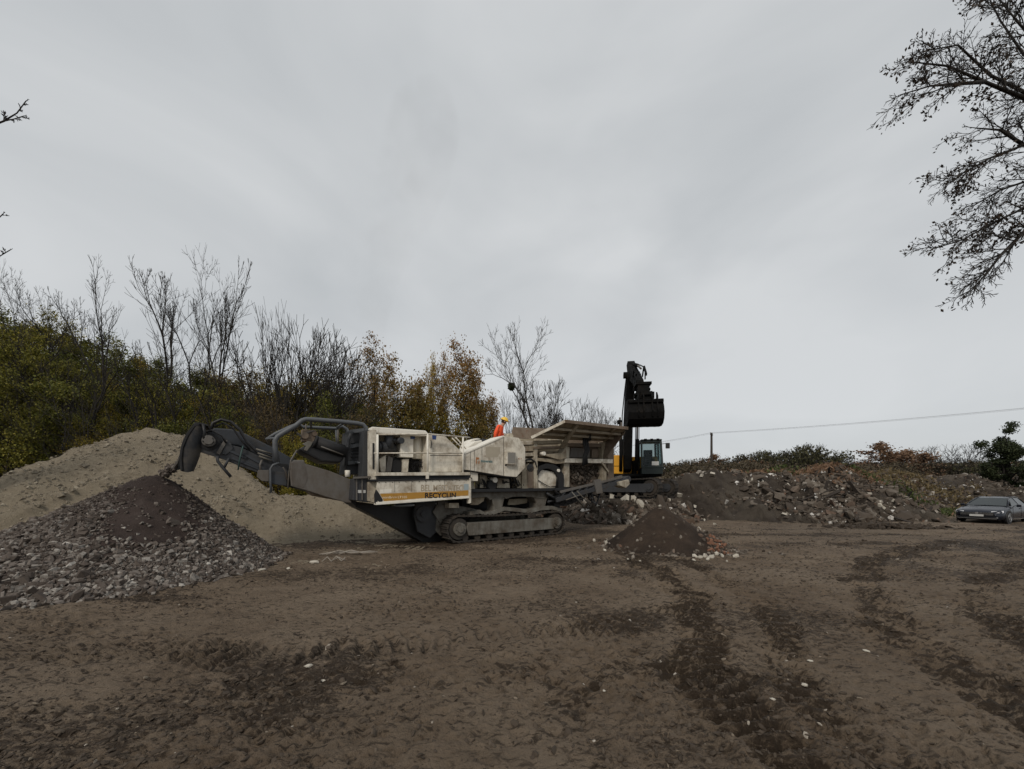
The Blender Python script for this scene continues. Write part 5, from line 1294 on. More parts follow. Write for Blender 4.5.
# hopper
hp = link('feed_hopper', None, cr)
vo, vi = -.75, .35
A_, B_, C_, D_ = P(531.5, 437.8, vi - .2), P(565, 421.4, vo), P(627.5, 428.4, vo), P(612, 441.5, vi)
def shift(p, v): return Vector((p.x, p.y + v, p.z))
MB().prism([A_, B_, C_, D_, P(566, 440, vi)], (0, .05, .03)).build('near_wing', M['hopper'], hp, .01, label='near wing plate of the hopper flared outward, seen from below')
MB().bar(B_, C_, .08, .12).build('wing_rim', M['brown_steel'], hp, .01)
MB().bar(A_, B_, .10, .10).build('wing_rim', M['white'], hp, .01)
for (x0, y0), (x1, y1) in (((577, 422.5), (565, 440)), ((614, 426.8), (604, 440.5))):
    MB().bar(P(x0, y0 + 1, vo + .06), P(x1, y1, vi - .02), .10, .14).build('wing_rib', M['hopper'], hp, .01)
for t in (.36, .68):
    a1 = A_.lerp(B_, 1 - t); a2 = D_.lerp(C_, 1 - t); MB().bar(a1 + Vector((0, -.02, -.05)), a2 + Vector((0, -.02, -.05)), .07, .09).build('wing_rail', M['hopper'], hp, .01)
# far wing and end walls (brown inside faces)
fv = 2.75
FA, FB, FC, FD = P(513, 437, fv), P(516, 427.2, fv + .9), P(560, 430, fv + .9), P(560, 440, fv)
MB().prism([P(511, 438, 2.0), P(513.5, 427.0, 2.2), P(546, 428.5, 2.2), P(548, 439.5, 2.0)], (0, .06, 0)).build('back_wall', M['brown_steel'], hp, .01)
xa, xb = P(548, 440, 1.0).x, C_.x - .45
MB().prism([(xa, 2.45, 2.6), (xb, 2.45, 2.6), (C_.x, 3.35, C_.z), (B_.x, 3.35, C_.z + .02)], (0, .05, .03)).build('far_wing', M['hopper'], hp, .01)
MB().prism([(xb + .1, .4, 2.6), (xb + .1, 2.4, 2.6), (C_.x + .05, 3.3, C_.z - .1), (C_.x + .05, -.6, C_.z - .1)], (.05, 0, 0)).build('end_wall', M['brown_steel'], hp, .01)
# side frame of the hopper
plate('side_wall', [(568, 440), (611, 441), (612, 486), (569, 487)], .62, .06, M['brown_steel'], hp)
for a_, bb, y0, y1, m_, vv in ((564, 569.5, 447, 487, 'white_dirty', .30), (602, 606.5, 442, 489, 'hopper', .30), (607.5, 612, 440, 484, 'brown_steel', .40), (566, 568, 440, 449, 'hopper', .34)):
    plate('post', [(a_, y0), (bb, y0), (bb, y1), (a_, y1)], vv, .22, M[m_], hp, .012)
plate('cross_beam', [(565, 458.3), (613, 459.2), (613, 463.3), (565, 462.6)], .18, .16, M['white'], hp, .012)
plate('upper_beam', [(566, 443), (608, 443.5), (608, 447), (566, 446.5)], .36, .2, M['brown_steel'], hp, .01)
plate('inner_plate', [(571, 448), (590, 448.5), (590, 457.5), (570, 457.5)], .45, .05, M['plate'], hp)
plate('inner_plate', [(592, 449), (601, 449.2), (601, 457.8), (592, 457.8)], .47, .05, M['brown_steel'], hp)
MB().bar(P(601, 462, .2), P(608, 472, .3), .08, .08).build('knee_brace', M['hopper'], hp)
MB().bar(P(577, 424, vo + .1), P(562, 447, .2), .13, .13).build('wing_prop', M['hopper'], hp)
hs = []
for k in range(3): hs.append(MB().tube([P(584 + k * 1.8, 436, .05), P(583.5 + k * 2, 444, -.02), P(586 + k * 1.4, 450, -.05), P(584 + k * 1.2, 456, .0), P(583 + k * 2, 466 - k, .05)], .045, 7).build('hose', M['rubber'], hp))
MB().cyl(P(587.5, 434, .05), P(587.5, 440, .0), .15, n=12).build('hose_clamp', M['rubber'], hp)
plate('side_wall', [(612, 441), (614, 440), (614, 482), (612, 484)], .45, 1.7, M['brown_steel'], hp)
# rubble lying in the lower frame opening
rs = np.random.RandomState(31)
n = 240; Q = np.array([P(rs.uniform(571, 611), rs.uniform(466, 484), .55 + rs.uniform(-.05, .05)) for _ in range(n)])
sz = rs.uniform(.03, .09, (n, 1)) * rs.uniform(.6, 1.4, (n, 3)); t = rs.beta(1.3, 3, n); t[:3] = 1
scatter('spilled_rubble', Q, sz, stone_shapes(5, rs), t, rs, M['rubble'], hp)
# feeder grate and the low side conveyor running to the right
fc = link('side_conveyor', None, cr)
for v_, dy in ((-.15, 0), (.65, -1)):
    MB().bar(P(556, 500 + dy, v_), P(629, 479.5 + dy, v_), .06, .17).build('side_beam', M['steel_dark'], fc, .01)
    MB().bar(P(560, 492 + dy, v_), P(622, 477 + dy, v_), .05, .09).build('side_beam', M['plate'], fc, .01)
for k in range(9):
    t = (k + .3) / 9; x0 = 558 + 68 * t; MB().bar(P(x0, 499.5 - 20 * t, -.15), P(x0 + 5, 492 - 15.5 * t, -.15), .04, .04).build('strut', M['steel_dark'], fc)
b = MB(); pa, pb = P(556, 497, -.1), P(629, 477.5, -.1); b.prism([pa, pb, pb + Vector((0, .7, 0)), pa + Vector((0, .7, 0))], (0, 0, .03)).build('belt', M['rubber'], fc)
q = P(629, 479, -.1); MB().cyl(q, q + Vector((0, .72, 0)), .13, n=16).build('head_roller', M['steel_dark'], fc)
plate('white_chute', [(619, 482), (629, 479.5), (630, 484), (626, 488), (620, 485.5)], -.3, .4, M['white_dirty'], fc, .02)
plate('drive_box', [(594, 480), (601, 479), (603, 493), (597, 494)], -.22, .1, M['plate'], fc)
# tangle of dark pipes and hoses at the front end of the chassis
tg = MB()
for k in range(34):
    x0 = rnd.uniform(548, 590); y0 = 488 + (x0 - 548) * -.05
    tg.tube([P(x0, rnd.uniform(488, 497), rnd.uniform(-.1, .3)), P(x0 + rnd.uniform(-5, 7), rnd.uniform(490, 506), rnd.uniform(-.15, .3)), P(x0 + rnd.uniform(-6, 12), rnd.uniform(489, 504), rnd.uniform(-.1, .3))], rnd.uniform(.015, .045), 6)
tg.build('pipe_tangle', M['steel_dark'], cr)
plate('end_block', [(556, 490), (588, 489), (584, 499), (566, 506), (554, 506)], .35, 1.6, M['steel_dark'])
for (x0, y0), (x1, y1) in (((572, 492), (584, 507)), ((577, 491), (590, 505)), ((566, 500), (580, 495))): MB().tube([P(x0, y0, -.25), P(x1, y1, -.3)], .022, 6).build('pipe', M['frame_grey'], cr)

# ---------------- conveyor end
cv = link('main_conveyor', None, cr)
vc0, vc1 = .95, 1.85
up_pts = [(300, 466), (267, 446), (245, 436), (226, 429), (207, 428)]
lo_pts = [(199, 455.5), (222, 461), (245, 470), (262, 476), (285, 488), (300, 490)]
for v_ in (vc0, vc1):
    plate('side_plate', [(300, 478), (285, 469), (262, 457), (240, 447), (214, 441), (207, 441), (200, 446), (200, 452), (222, 459), (245, 468), (262, 474), (286, 487), (300, 489)], v_, .05, M['steel_dark'], cv, .01)
plate('upper_cover', [(300, 463), (272, 447), (246, 434), (231, 429), (214, 428), (207, 432), (206, 440), (240, 446), (270, 461), (300, 477)], 1.25, .5, M['steel_blue'], cv, .03)
pa, pb = P(300, 484, vc0 + .05), P(205, 447, vc0 + .05)
MB().prism([pa, pb, pb + Vector((0, .85, 0)), pa + Vector((0, .85, 0))], (0, 0, .05)).build('belt', M['rubber'], cv)
q = P(209, 441.5, .92); MB().cyl(q, q + Vector((0, .95, 0)), .2, n=22).build('head_drum', M['rubber'], cv)
dm = MB(); dm.cyl(q + Vector((0, -.16, 0)), q + Vector((0, 0, 0)), .13, n=18).cyl(q + Vector((.0, -.24, 0)), q + Vector((0, -.14, 0)), .085, n=16)
for i in range(6): dm.cyl(q + Vector((.10 * math.cos(i), -.19, .10 * math.sin(i))), q + Vector((.10 * math.cos(i), -.14, .10 * math.sin(i))), .025, n=6)
dm.build('drive_motor', M['plate'], cv)
MB().bar(P(226, 440, vc0 - .03), P(218, 454, vc0 - .03), .06, .07).build('brace', M['plate'], cv)
plate('bracket', [(226, 443), (231, 443), (233, 449), (226, 455), (222, 454)], vc0 - .04, .04, M['steel_dark'], cv)
for (x0, y0), (x1, y1) in (((240, 452), (262, 464)), ((228, 450), (246, 458)), ((246, 462), (272, 473)), ((232, 458), (262, 470))): MB().bar(P(x0, y0, vc0 - .02), P(x1, y1, vc0 - .02), .03, .05).build('stiffener', M['steel_blue'], cv)
MB().tube([P(217, 456, .9), P(218, 461.5, .9), P(224, 469, .9), P(231, 477, .9)], .035, 6).tube([P(224, 468, .9), P(229, 458, .9)], .03, 6).build('scraper_arm', M['steel_dark'], cv)
MB().tube([P(210, 432, .9), P(213, 423, .9), P(221, 419.5, .9), P(231, 422, .9), P(240, 430, .9), P(247, 442, .9), P(257, 452, .9), P(272, 457, .9)], .035, 7).build('hose', M['black'], cv)
MB().tube([P(214, 427, .93), P(223, 423, .93), P(233, 428, .93), P(241, 440, .93), P(250, 450, .93)], .022, 6).build('hose', M['rubber'], cv)
MB().tube([P(205, 432, .9), P(212, 430, .88), P(222, 436, .88), P(226, 443, .88)], .022, 6).build('hose', M['black'], cv)
MB().tube([P(243, 446, .88), P(240, 458, .86), P(238, 470, .88)], .018, 6).build('hose', plain('green_hose', (0.03, 0.06, 0.055), .6), cv)
MB().tube([P(262, 460, .86), P(260, 465, .84), P(261, 472, .86)], .025, 6).build('hose', M['plate'], cv)
for yy in (449, 453, 456): MB().tube([P(256 + (yy - 449) * .4, yy, .86), P(272, yy + 5, .86)], .022, 6).build('pipe', M['frame_grey'], cv)
hd = link('discharge_hood', None, cr)
hood = [(181, 470.5), (179.5, 458), (181, 446), (186, 434), (193, 424.5), (199, 422), (203, 427), (203.5, 438), (201, 450), (197, 462), (193.5, 471.5)]
rows_ = [(470.8, 180.5, 194), (464, 179.6, 197), (456, 179.4, 199.8), (448, 180.4, 202), (440, 183, 203.3), (433, 186.5, 203.6), (427, 191, 202.6), (422.6, 194.5, 200.5)]
V_ = []; nn = 9
for py_, xa_, xb_ in rows_:
    for i in range(nn):
        t_ = i / (nn - 1); bul = math.sin(PI * t_) ** .7 * (0.11 - 0.03 * abs(py_ - 448) / 24); V_.append(P(xa_ + (xb_ - xa_) * t_, py_ + 1.5 * math.sin(PI * t_) * (py_ > 468), .95 - bul))
MB().add(V_, [(r_ * nn + i, r_ * nn + i + 1, (r_ + 1) * nn + i + 1, (r_ + 1) * nn + i) for r_ in range(len(rows_) - 1) for i in range(nn - 1)], True).build('rubber_skirt', M['rubber_hood'], hd)
MB().prism([P(a_, q_, 1.95) for a_, q_ in hood], (0, .06, 0)).build('rubber_skirt', M['rubber_hood'], hd, .015)
arc_ = [(181, 470.5), (179.5, 458), (181, 446), (186, 434), (193, 424.5), (199, 422), (207, 424)]
ins = [(208, 426), (200, 424), (194.5, 426.5), (188, 435.5), (183, 447), (181.5, 458), (182.5, 470)]
MB().prism([P(a_, q_, .86) for a_, q_ in arc_ + ins], (0, 1.09, 0)).build('curved_flap', M['rubber'], hd)
MB().tube([P(203, 424, .78), P(204.5, 432, .78), P(203.5, 442, .78)], .03, 6).build('hood_edge', M['black'], hd)
# hanging rubber tongue at the left with a trickle of material
plate('hanging_tongue', [(180.5, 452), (177, 460), (171, 469), (176, 470.5), (181, 469)], 1.3, .05, M['black'], hd)
plate('hanging_tongue', [(180, 456), (175, 463), (170.5, 469.5), (173, 469.5), (178, 463)], 1.22, .04, M['plate'], hd)
n = 260; tt = rs.uniform(0, 1, n)
a0 = P(174, 466, 1.3); a1 = P(163, 475, 1.3)
Q = np.array([a0.lerp(a1, t_) for t_ in tt]) + rs.normal(0, .035, (n, 3))
sz = rs.uniform(.015, .05, (n, 1)) * rs.uniform(.6, 1.4, (n, 3))
wq = [cr.matrix_world @ Vector(q_) for q_ in Q]
bpy.context.view_layer.update(); wq = np.array([cr.matrix_world @ Vector(q_) for q_ in Q])
scatter('falling_gravel', wq, sz, stone_shapes(4, rs), rs.beta(2, 4, n), rs, M['gravel'], None, 0, 'thin stream of dark gravel dropping from the conveyor head', 'falling gravel')
# equipment below and beside the conveyor
MB().prism([P(269.5, 470.5, .7), P(287, 472.5, .7), P(287, 486, .7), P(269.5, 483.5, .7)], (0, .5, 0)).build('valve_box', M['steel_blue'], cr, .015)
plate('hanger_plate', [(258, 470), (269, 470), (269, 481.5), (262, 481), (257, 477)], .75, .2, M['plate'])
MB().tube([P(271, 493, .66), P(270.5, 480, .66), P(270.5, 469, .66), P(273, 465, .66), P(279, 463, .66)], .028, 7).build('pipe', M['tube'], cr)
plate('gap_shade_plate', [(262, 462), (288, 464), (288, 473), (262, 469)], 1.0, .3, M['black'])  # solid black plate standing in for shade between the parts
MB().tube([P(283, 467, .64), P(286, 472, .64), P(287, 480, .64)], .02, 6).tube([P(297, 450, .6), P(291, 460, .6), P(289, 473, .6), P(288, 488, .6)], .022, 6).build('hose', M['plate'], cr)
# worn side plate (rubber guard) of the lower conveyor
sk = [(291, 462.5), (294, 460), (304, 460), (305, 463.5), (330, 471), (351, 479.5), (351.5, 503), (346, 502.5), (325, 496.5), (305, 490), (291, 486), (290, 474)]
plate('side_skirt', sk, .55, .05, M['plate'], bev=.02)
plate('skirt_stain', [(291.5, 462.5), (303.5, 462), (306, 468), (308, 478), (304, 488), (292, 485)], .545, .004, paint('stained_plate', (0.11, 0.10, 0.09), (0.07, 0.055, 0.042), .8, .65))
plate('lower_trough', [(290, 486), (352, 503), (356, 506), (356, 500), (300, 480)], .75, 1.2, M['steel_dark'])
MB().tube([P(307, 491, .7), P(312, 494, .7), P(320, 495.5, .7), P(345, 500, .7)], .05, 7).build('idler_frame', M['brown_steel'], cr)
# overbelt magnet
mg = link('overband_magnet', None, cr)
d0, d1 = P(316, 442, .6), P(346.5, 452.5, .6)
MB().cyl(d0, d1, .15, n=24).cyl(d0 + Vector((-.05, 0, .015)), d0, .17, n=24).build('belt_roll', M['rubber'], mg)
MB().prism([P(299, 449, .6), P(316, 439, .6), P(316, 447, .6), P(345, 457.5, .6), P(340, 463, .6), P(322, 462, .6), P(303, 452, .6)], (0, .95, 0)).build('magnet_block', M['black'], mg, .05)
MB().cyl(P(321, 446.5, .43), P(343, 454.8, .43), .018, n=8).build('side_strip', M['plate'], mg)
e0, e1 = P(316, 441, 1.5), P(346.5, 451, 1.5); MB().cyl(e0, e1, .15, n=20).build('belt_roll', M['rubber'], mg)
gm = MB(); q = P(309, 435.5, .65)
gm.box(q.x - .16, q.x + .16, .62, .9, q.z - .17, q.z + .15).cyl(q + Vector((-.1, -.1, -.02)), q + Vector((-.1, .1, -.02)), .09, n=14).cyl(q + Vector((.13, -.06, .05)), q + Vector((.13, .1, .05)), .07, n=12)
gm.build('gear_motor', M['brown_steel'], mg, .02)
MB().prism([P(302, 444, .56), P(308, 441, .56), P(313, 442, .56), P(311, 446, .56), P(307, 451, .56), P(304, 450, .56), P(306, 446, .56)], (0, .06, 0)).build('hook_bracket', M['frame_grey'], mg, .01)
MB().tube([P(297, 433, .6), P(303, 438, .6), P(308, 436, .6)], .025, 6).tube([P(300, 440, .6), P(305, 433, .6), P(314, 431, .6)], .02, 6).build('arm', M['plate'], mg)
for (x0, y0), (x1, y1) in (((306, 424, ), (306, 434)), ((338, 430), (338, 445))): MB().tube([P(x0, y0, .9), P(x1, y1, .9)], .02, 6).build('chain', M['plate'], mg)
# guard frame of bent tube
gf = link('guard_frame', None, cr)
def frame_path(v):
    return [P(277.5, 462, v), P(275, 448, v), P(275, 441, v), P(277.5, 436.5, v), P(284, 432.5, v), P(296, 425.5, v), P(302, 420.5, v), P(306, 419.3, v), P(312, 419.5, v), P(340, 421.6, v), P(358, 423.4, v), P(363, 424.6, v), P(366, 428, v), P(366.6, 434, v), P(364.2, 455, v), P(362.8, 478, v)]
MB().tube(frame_path(.45), .058, 10).build('bent_tube', M['tube'], gf)
far = [P(266, 440, 1.9), P(275, 434, 1.9), P(290, 427, 1.9), P(299, 423.5, 1.9), P(303, 427, 1.9), P(336, 428.5, 1.9), P(342, 426, 1.9), P(347, 429, 1.9), P(348.5, 436, 1.9), P(347, 446, 1.9)]
MB().tube(far, .045, 8).build('bent_tube', M['tube'], gf)
for (x0, y0, v_), (x1, y1, v2) in (((311, 420, .45), (311, 427, 1.9)), ((345, 422, .45), (337, 427.5, 1.9)), ((336, 430, 1.9), (337, 445, 1.9)), ((277, 438, .45), (267, 439, 1.9)), ((349, 462, 1.2), (363, 463, .45))):
    MB().tube([P(x0, y0, v_), P(x1, y1, v2)], .03, 7).build('cross_tube', M['tube'], gf)
# radiator stack
rd = link('radiator_stack', None, cr)
plate('core', [(350, 430), (365, 428.5), (364, 474), (346, 474)], 1.0, 1.0, M['steel_dark'], rd)
for (x0, y0, x1, y1) in ((352, 431.5, 364.5, 430), (350, 446.5, 364, 444), (346, 463, 363, 462)):
    MB().bar(P(x0, y0, .9), P(x1, y1, .9), .08, .10).build('stack_rail', M['tube'], rd)
for k in range(12):
    yy = 433.5 + k * 1.15 if k < 8 else 449 + (k - 8) * 3.2
    MB().bar(P(350.5, yy + 1.0, .97), P(364, yy, .97), .03, .035).build('slat', M['steel_dark'], rd)
MB().tube([P(352, 430, .8), P(349, 440, .8), P(347, 452, .8), P(346, 466, .8)], .04, 7).build('edge_tube', M['steel_dark'], rd)
q = P(347.5, 474, .6); MB().cyl(q + Vector((0, 0, -.08)), q + Vector((0, 0, .10)), .07, n=14).build('white_canister', M['white_clean'], cr)
# control box at the corner
cb = link('control_box', None, cr)
MB().prism([P(354.5, 478.5, .05), P(368.2, 477.6, .05), P(368.2, 502.5, .05), P(352.8, 500, .05)], (0, .9, 0)).build('box', M['steel_dark'], cb, .015)
MB().bar(P(353.5, 477.8, .02), P(370, 477, .02), .12, .05).build('lid', M['plate'], cb)
for px in (356.5, 362): MB().bar(P(px, 479, .03), P(px + .2, 500, .03), .03, .03).build('edge_strip', M['plate'], cb)
strip('pale_sign', [(357.8, 490), (365.6, 490), (365.6, 493), (357.8, 493)], .04, .004, M['plate_white'], cb)
plate('end_wall', [(364, 430), (370.3, 430), (370.3, 480), (362, 480)], .25, .5, M['steel_dark'])
MB().tube([P(361, 418.5, .5), P(361, 423.5, .5)], .012, 5).build('aerial', M['black'], cr)

# ------------------------------------------------------------------ worker
def person():
    k = P(497.5, 436, 1.35); wpos = cr.matrix_world @ k
    zf = wpos.z - 1.08
    root = empty('person', (wpos.x, wpos.y, zf), rad(-5), label='person in orange high visibility jacket and yellow helmet on top of the crusher', cat='person')
    def skin(name, joints, edges, mat, lv=2, parent=root):
        me = bpy.data.meshes.new(name); me.from_pydata([j[0] for j in joints], edges, [])
        o = link(name, me, parent, mat); md = o.modifiers.new('s', 'SKIN')
        for i, j in enumerate(joints): me.skin_vertices[0].data[i].radius = j[1]
        me.skin_vertices[0].data[0].use_root = True
        sb = o.modifiers.new('d', 'SUBSURF'); sb.levels = sb.render_levels = lv
        md.use_smooth_shade = True
        return o
    # bent a little forward to the right (+x), head looking down
    pelvis, waist, chest, neck, headb, headt = (0, 0, .93), (.03, 0, 1.10), (.11, 0, 1.33), (.18, 0, 1.47), (.215, 0, 1.53), (.27, 0, 1.66)
    J = [(pelvis, (.15, .12)), (waist, (.14, .11)), (chest, (.17, .13)), (neck, (.065, .065)), (headb, (.07, .075)), (headt, (.088, .095)),
         ((0, .10, .86), (.10, .10)), ((.05, .11, .47), (.07, .07)), ((-.02, .12, .09), (.05, .05)), ((.13, .13, .035), (.045, .035)),
         ((0, -.10, .86), (.10, .10)), ((-.03, -.11, .47), (.07, .07)), ((-.10, -.12, .09), (.05, .05)), ((.05, -.13, .035), (.045, .035)),
         ((.09, .20, 1.40), (.065, .065)), ((.13, .27, 1.16), (.05, .05)), ((.27, .22, .98), (.036, .036)),
         ((.07, -.20, 1.39), (.065, .065)), ((-.04, -.25, 1.15), (.05, .05)), ((-.06, -.22, .93), (.036, .036))]
    E = [(0, 1), (1, 2), (2, 3), (3, 4), (4, 5), (0, 6), (6, 7), (7, 8), (8, 9), (0, 10), (10, 11), (11, 12), (12, 13), (2, 14), (14, 15), (15, 16), (2, 17), (17, 18), (18, 19)]
    skin('body', J, E, M['skin'])
    tr = [(J[0][0], (.17, .14)), (J[6][0], (.115, .115)), (J[7][0], (.085, .085)), ((-.02, .12, .12), (.07, .07)), (J[10][0], (.115, .115)), (J[11][0], (.085, .085)), ((-.10, -.12, .12), (.07, .07)), ((.01, 0, 1.0), (.16, .13))]
    skin('trousers', tr, [(0, 1), (1, 2), (2, 3), (0, 4), (4, 5), (5, 6), (0, 7)], M['trousers'])
    jk = [(waist, (.17, .14)), ((.0, 0, .95), (.18, .15)), (chest, (.20, .155)), ((.165, 0, 1.44), (.09, .09)),
          (J[14][0], (.09, .09)), (J[15][0], (.075, .075)), ((.23, .235, 1.03), (.055, .055)), (J[17][0], (.09, .09)), (J[18][0], (.075, .075)), ((-.055, -.225, .99), (.055, .055))]
    skin('jacket', jk, [(0, 1), (0, 2), (2, 3), (2, 4), (4, 5), (5, 6), (2, 7), (7, 8), (8, 9)], M['jacket'])
    for (wx, wy, wz), sg in (((.27, .22, .98), 1), ((-.06, -.22, .93), 1)):
        for f_ in range(5):
            o_ = (-.03 + .015 * f_); L_ = (.06, .085, .09, .085, .065)[f_]
            base = Vector((wx + .01, wy + o_, wz - .05)); 
            skin('finger', [(tuple(base), (.011, .011)), (tuple(base + Vector((.012, 0, -L_ * .5))), (.010, .010)), (tuple(base + Vector((.035, 0, -L_))), (.008, .008))], [(0, 1), (1, 2)], M['skin'], 1)
        skin('palm', [((wx, wy, wz + .01), (.03, .022)), ((wx + .01, wy, wz - .05), (.035, .04))], [(0, 1)], M['skin'], 1)
    d = Vector((.38, 0, .92)).normalized(); cen = Vector((.262, 0, 1.66))
    bm = bmesh.new(); bmesh.ops.create_uvsphere(bm, u_segments=20, v_segments=12, radius=.125)
    bmesh.ops.delete(bm, geom=[v for v in bm.verts if v.co.z < -.02], context='VERTS')
    me = bpy.data.meshes.new('helmet'); bm.to_mesh(me); bm.free()
    for p in me.polygons: p.use_smooth = True
    h = link('helmet', me, root, M['helmet']); h.location = cen; h.rotation_euler = (0, .38, 0); h.scale = (1.15, 1, .95)
    b = MB(); b.cyl((0, 0, -.02), (0, 0, -.005), .155, n=22); bo = b.build('helmet_brim', M['helmet'], h)
    hr = MB().cyl(cen + Vector((-.05, 0, -.10)), cen + Vector((-.01, 0, .02)), .085, .10, n=14).build('hair', M['hair'], root)
    fc_ = MB()   # nose, ears
    fc_.add([cen + Vector(p) for p in ((.11, -.012, -.05), (.11, .012, -.05), (.14, 0, -.085), (.105, 0, -.02))], [(0, 1, 2), (0, 2, 3), (1, 3, 2)])
    fc_.cyl(cen + Vector((.02, .085, -.06)), cen + Vector((.02, .10, -.06)), .03, n=10).cyl(cen + Vector((.02, -.10, -.06)), cen + Vector((.02, -.085, -.06)), .03, n=10)
    fc_.build('nose_and_ears', M['skin'], root)
    e_ = MB(); 
    for s_ in (-1, 1): e_.cyl(cen + Vector((.093, s_ * .032, -.04)), cen + Vector((.103, s_ * .032, -.042)), .012, n=8)
    e_.cyl(cen + Vector((.10, -.03, -.115)), cen + Vector((.10, .03, -.115)), .006, n=6)
    e_.build('eyes_and_mouth', M['hair'], root)
person()

# ------------------------------------------------------------------ excavator
ex = empty('excavator', (EXC[0], EXC[1], EXC[2]), math.atan2(-.98, -.15), label='black and yellow tracked excavator on the rubble with its bucket raised high', cat='excavator')
und = link('undercarriage', None, ex); und.rotation_euler = (0, 0, rad(58))
def ex_track(y0, y1):
    rt = crawler(ex, -2.15, 2.15, 0.03, 0.98, y0, y1, M['steel_dark'])
    rt.rotation_euler = (0, 0, rad(58)); return rt
ex_track(-1.55, -.95); ex_track(.95, 1.55)
bpy.data.objects.remove(und)
cb_ = MB().box(-.9, .9, -1.0, 1.0, .35, .85).cyl((0, 0, .8), (0, 0, 1.12), .7, n=28).build('centre_frame', M['exc_dark'], ex, .02)
MB().box(-2.6, 1.1, -1.45, 1.45, 1.1, 1.25).build('deck', M['exc_dark'], ex, .02)
MB().box(-2.2, 1.05, -1.48, -.55, 1.25, 2.28).build('engine_cover', M['yellow_paint'], ex, .05)
MB().box(-2.2, .1, -.5, 1.45, 1.25, 2.25).build('engine_cover', M['yellow_paint'], ex, .05)
MB().box(-3.0, -2.15, -1.45, 1.45, 1.15, 2.2).build('counterweight', M['exc_dark'], ex, .12)
MB().box(.25, 1.055, -1.47, -.6, 1.66, 1.69).build('cover_trim', M['exc_dark'], ex)
MB().tube([(1.0, -1.45, 2.28), (1.0, -1.45, 2.62), (.0, -1.45, 2.62), (.0, -1.45, 2.28)], .02, 6).build('handrail', M['exc_dark'], ex)
MB().cyl((-1.0, -1.0, 2.28), (-1.0, -1.0, 2.75), .06, n=12).build('exhaust_pipe', M['exc_dark'], ex)
# cab
cab = link('cab', None, ex)
x0, x1, y0, y1, z0, z1 = -.35, 1.25, .40, 1.45, 1.22, 2.98
fr = MB()
cor = [((x1, y0, z0 + .35), (x1 - .16, y0, z1)), ((x1, y1, z0 + .35), (x1 - .16, y1 - .05, z1)), ((x0, y0, z0), (x0, y0, z1)), ((x0, y1, z0), (x0, y1 - .05, z1))]
for a_, c_ in cor: fr.bar(a_, c_, .09, .09, (1, 0, 0))
fr.bar((.35, y0, z0), (.35, y0, z1), .07, .07, (1, 0, 0)).bar((.35, y1, z0), (.35, y1 - .04, z1), .07, .07, (1, 0, 0))
fr.bar((x1 - .16, y0, z1), (x1 - .16, y1 - .05, z1), .09, .09).bar((x0, y0, z1), (x1 - .16, y0, z1), .09, .09).bar((x0, y1 - .05, z1), (x1 - .16, y1 - .05, z1), .09, .09).bar((x1, y0, z0 + .38), (x1, y1, z0 + .38), .08, .10)
fr.box(x0, x1 + .02, y0 - .02, y1 + .02, z0, z0 + .36).box(x0, x0 + .06, y0, y1, z0 + .36, z1 - .7)
fr.build('cab_frame', M['cab_green'], cab, .015)
MB().box(x0 - .05, x1 - .08, y0 - .04, y1 + .0, z1 + .03, z1 + .12).build('roof', M['cab_green'], cab, .04)
for k in range(3): MB().box(x1 - .12, x1 - .03, y0 + .12 + k * .32, y0 + .26 + k * .32, z1 + .06, z1 + .14).build('work_lamp', M['exc_dark'], cab, .01)
gl_ = MB(); gl_.prism([(x1, y0 + .05, z0 + .42), (x1, y1 - .05, z0 + .42), (x1 - .16, y1 - .1, z1 - .03), (x1 - .16, y0 + .05, z1 - .03)], (-.012, 0, 0)); gl_.build('windscreen', M['glass'], cab)
MB().prism([(x0 + .05, y1, z0 + .4), (x1 - .05, y1, z0 + .4), (x1 - .18, y1 - .05, z1 - .04), (x0 + .05, y1 - .05, z1 - .04)], (0, -.012, 0)).build('side_window', M['glass'], cab)
MB().prism([(x0 + .05, y0, z0 + .4), (x1 - .05, y0, z0 + .4), (x1 - .18, y0, z1 - .04), (x0 + .05, y0, z1 - .04)], (0, .012, 0)).build('side_window', M['glass'], cab)
MB().box(.05, .6, y0 + .25, y1 - .25, z0 + .4, z0 + .85).box(.0, .12, y0 + .28, y1 - .28, z0 + .8, z0 + 1.4).build('seat', M['exc_dark'], cab, .04)
MB().box(x1 + .012, x1 + .02, y0 + .50, y0 + .86, z0 + .47, z0 + .68).build('pale_sticker', M['plate_white'], cab)
MB().tube([(x1 - .12, y1 - .03, z1 - .15), (x1 + .12, y1 + .12, z1 - .15), (x1 + .14, y1 + .2, z1 - .2)], .015, 6).build('mirror_arm', M['black'], cab)
MB().box(x1 + .1, x1 + .16, y1 + .12, y1 + .34, z1 - .42, z1 - .12).build('mirror', M['black'], cab, .03)
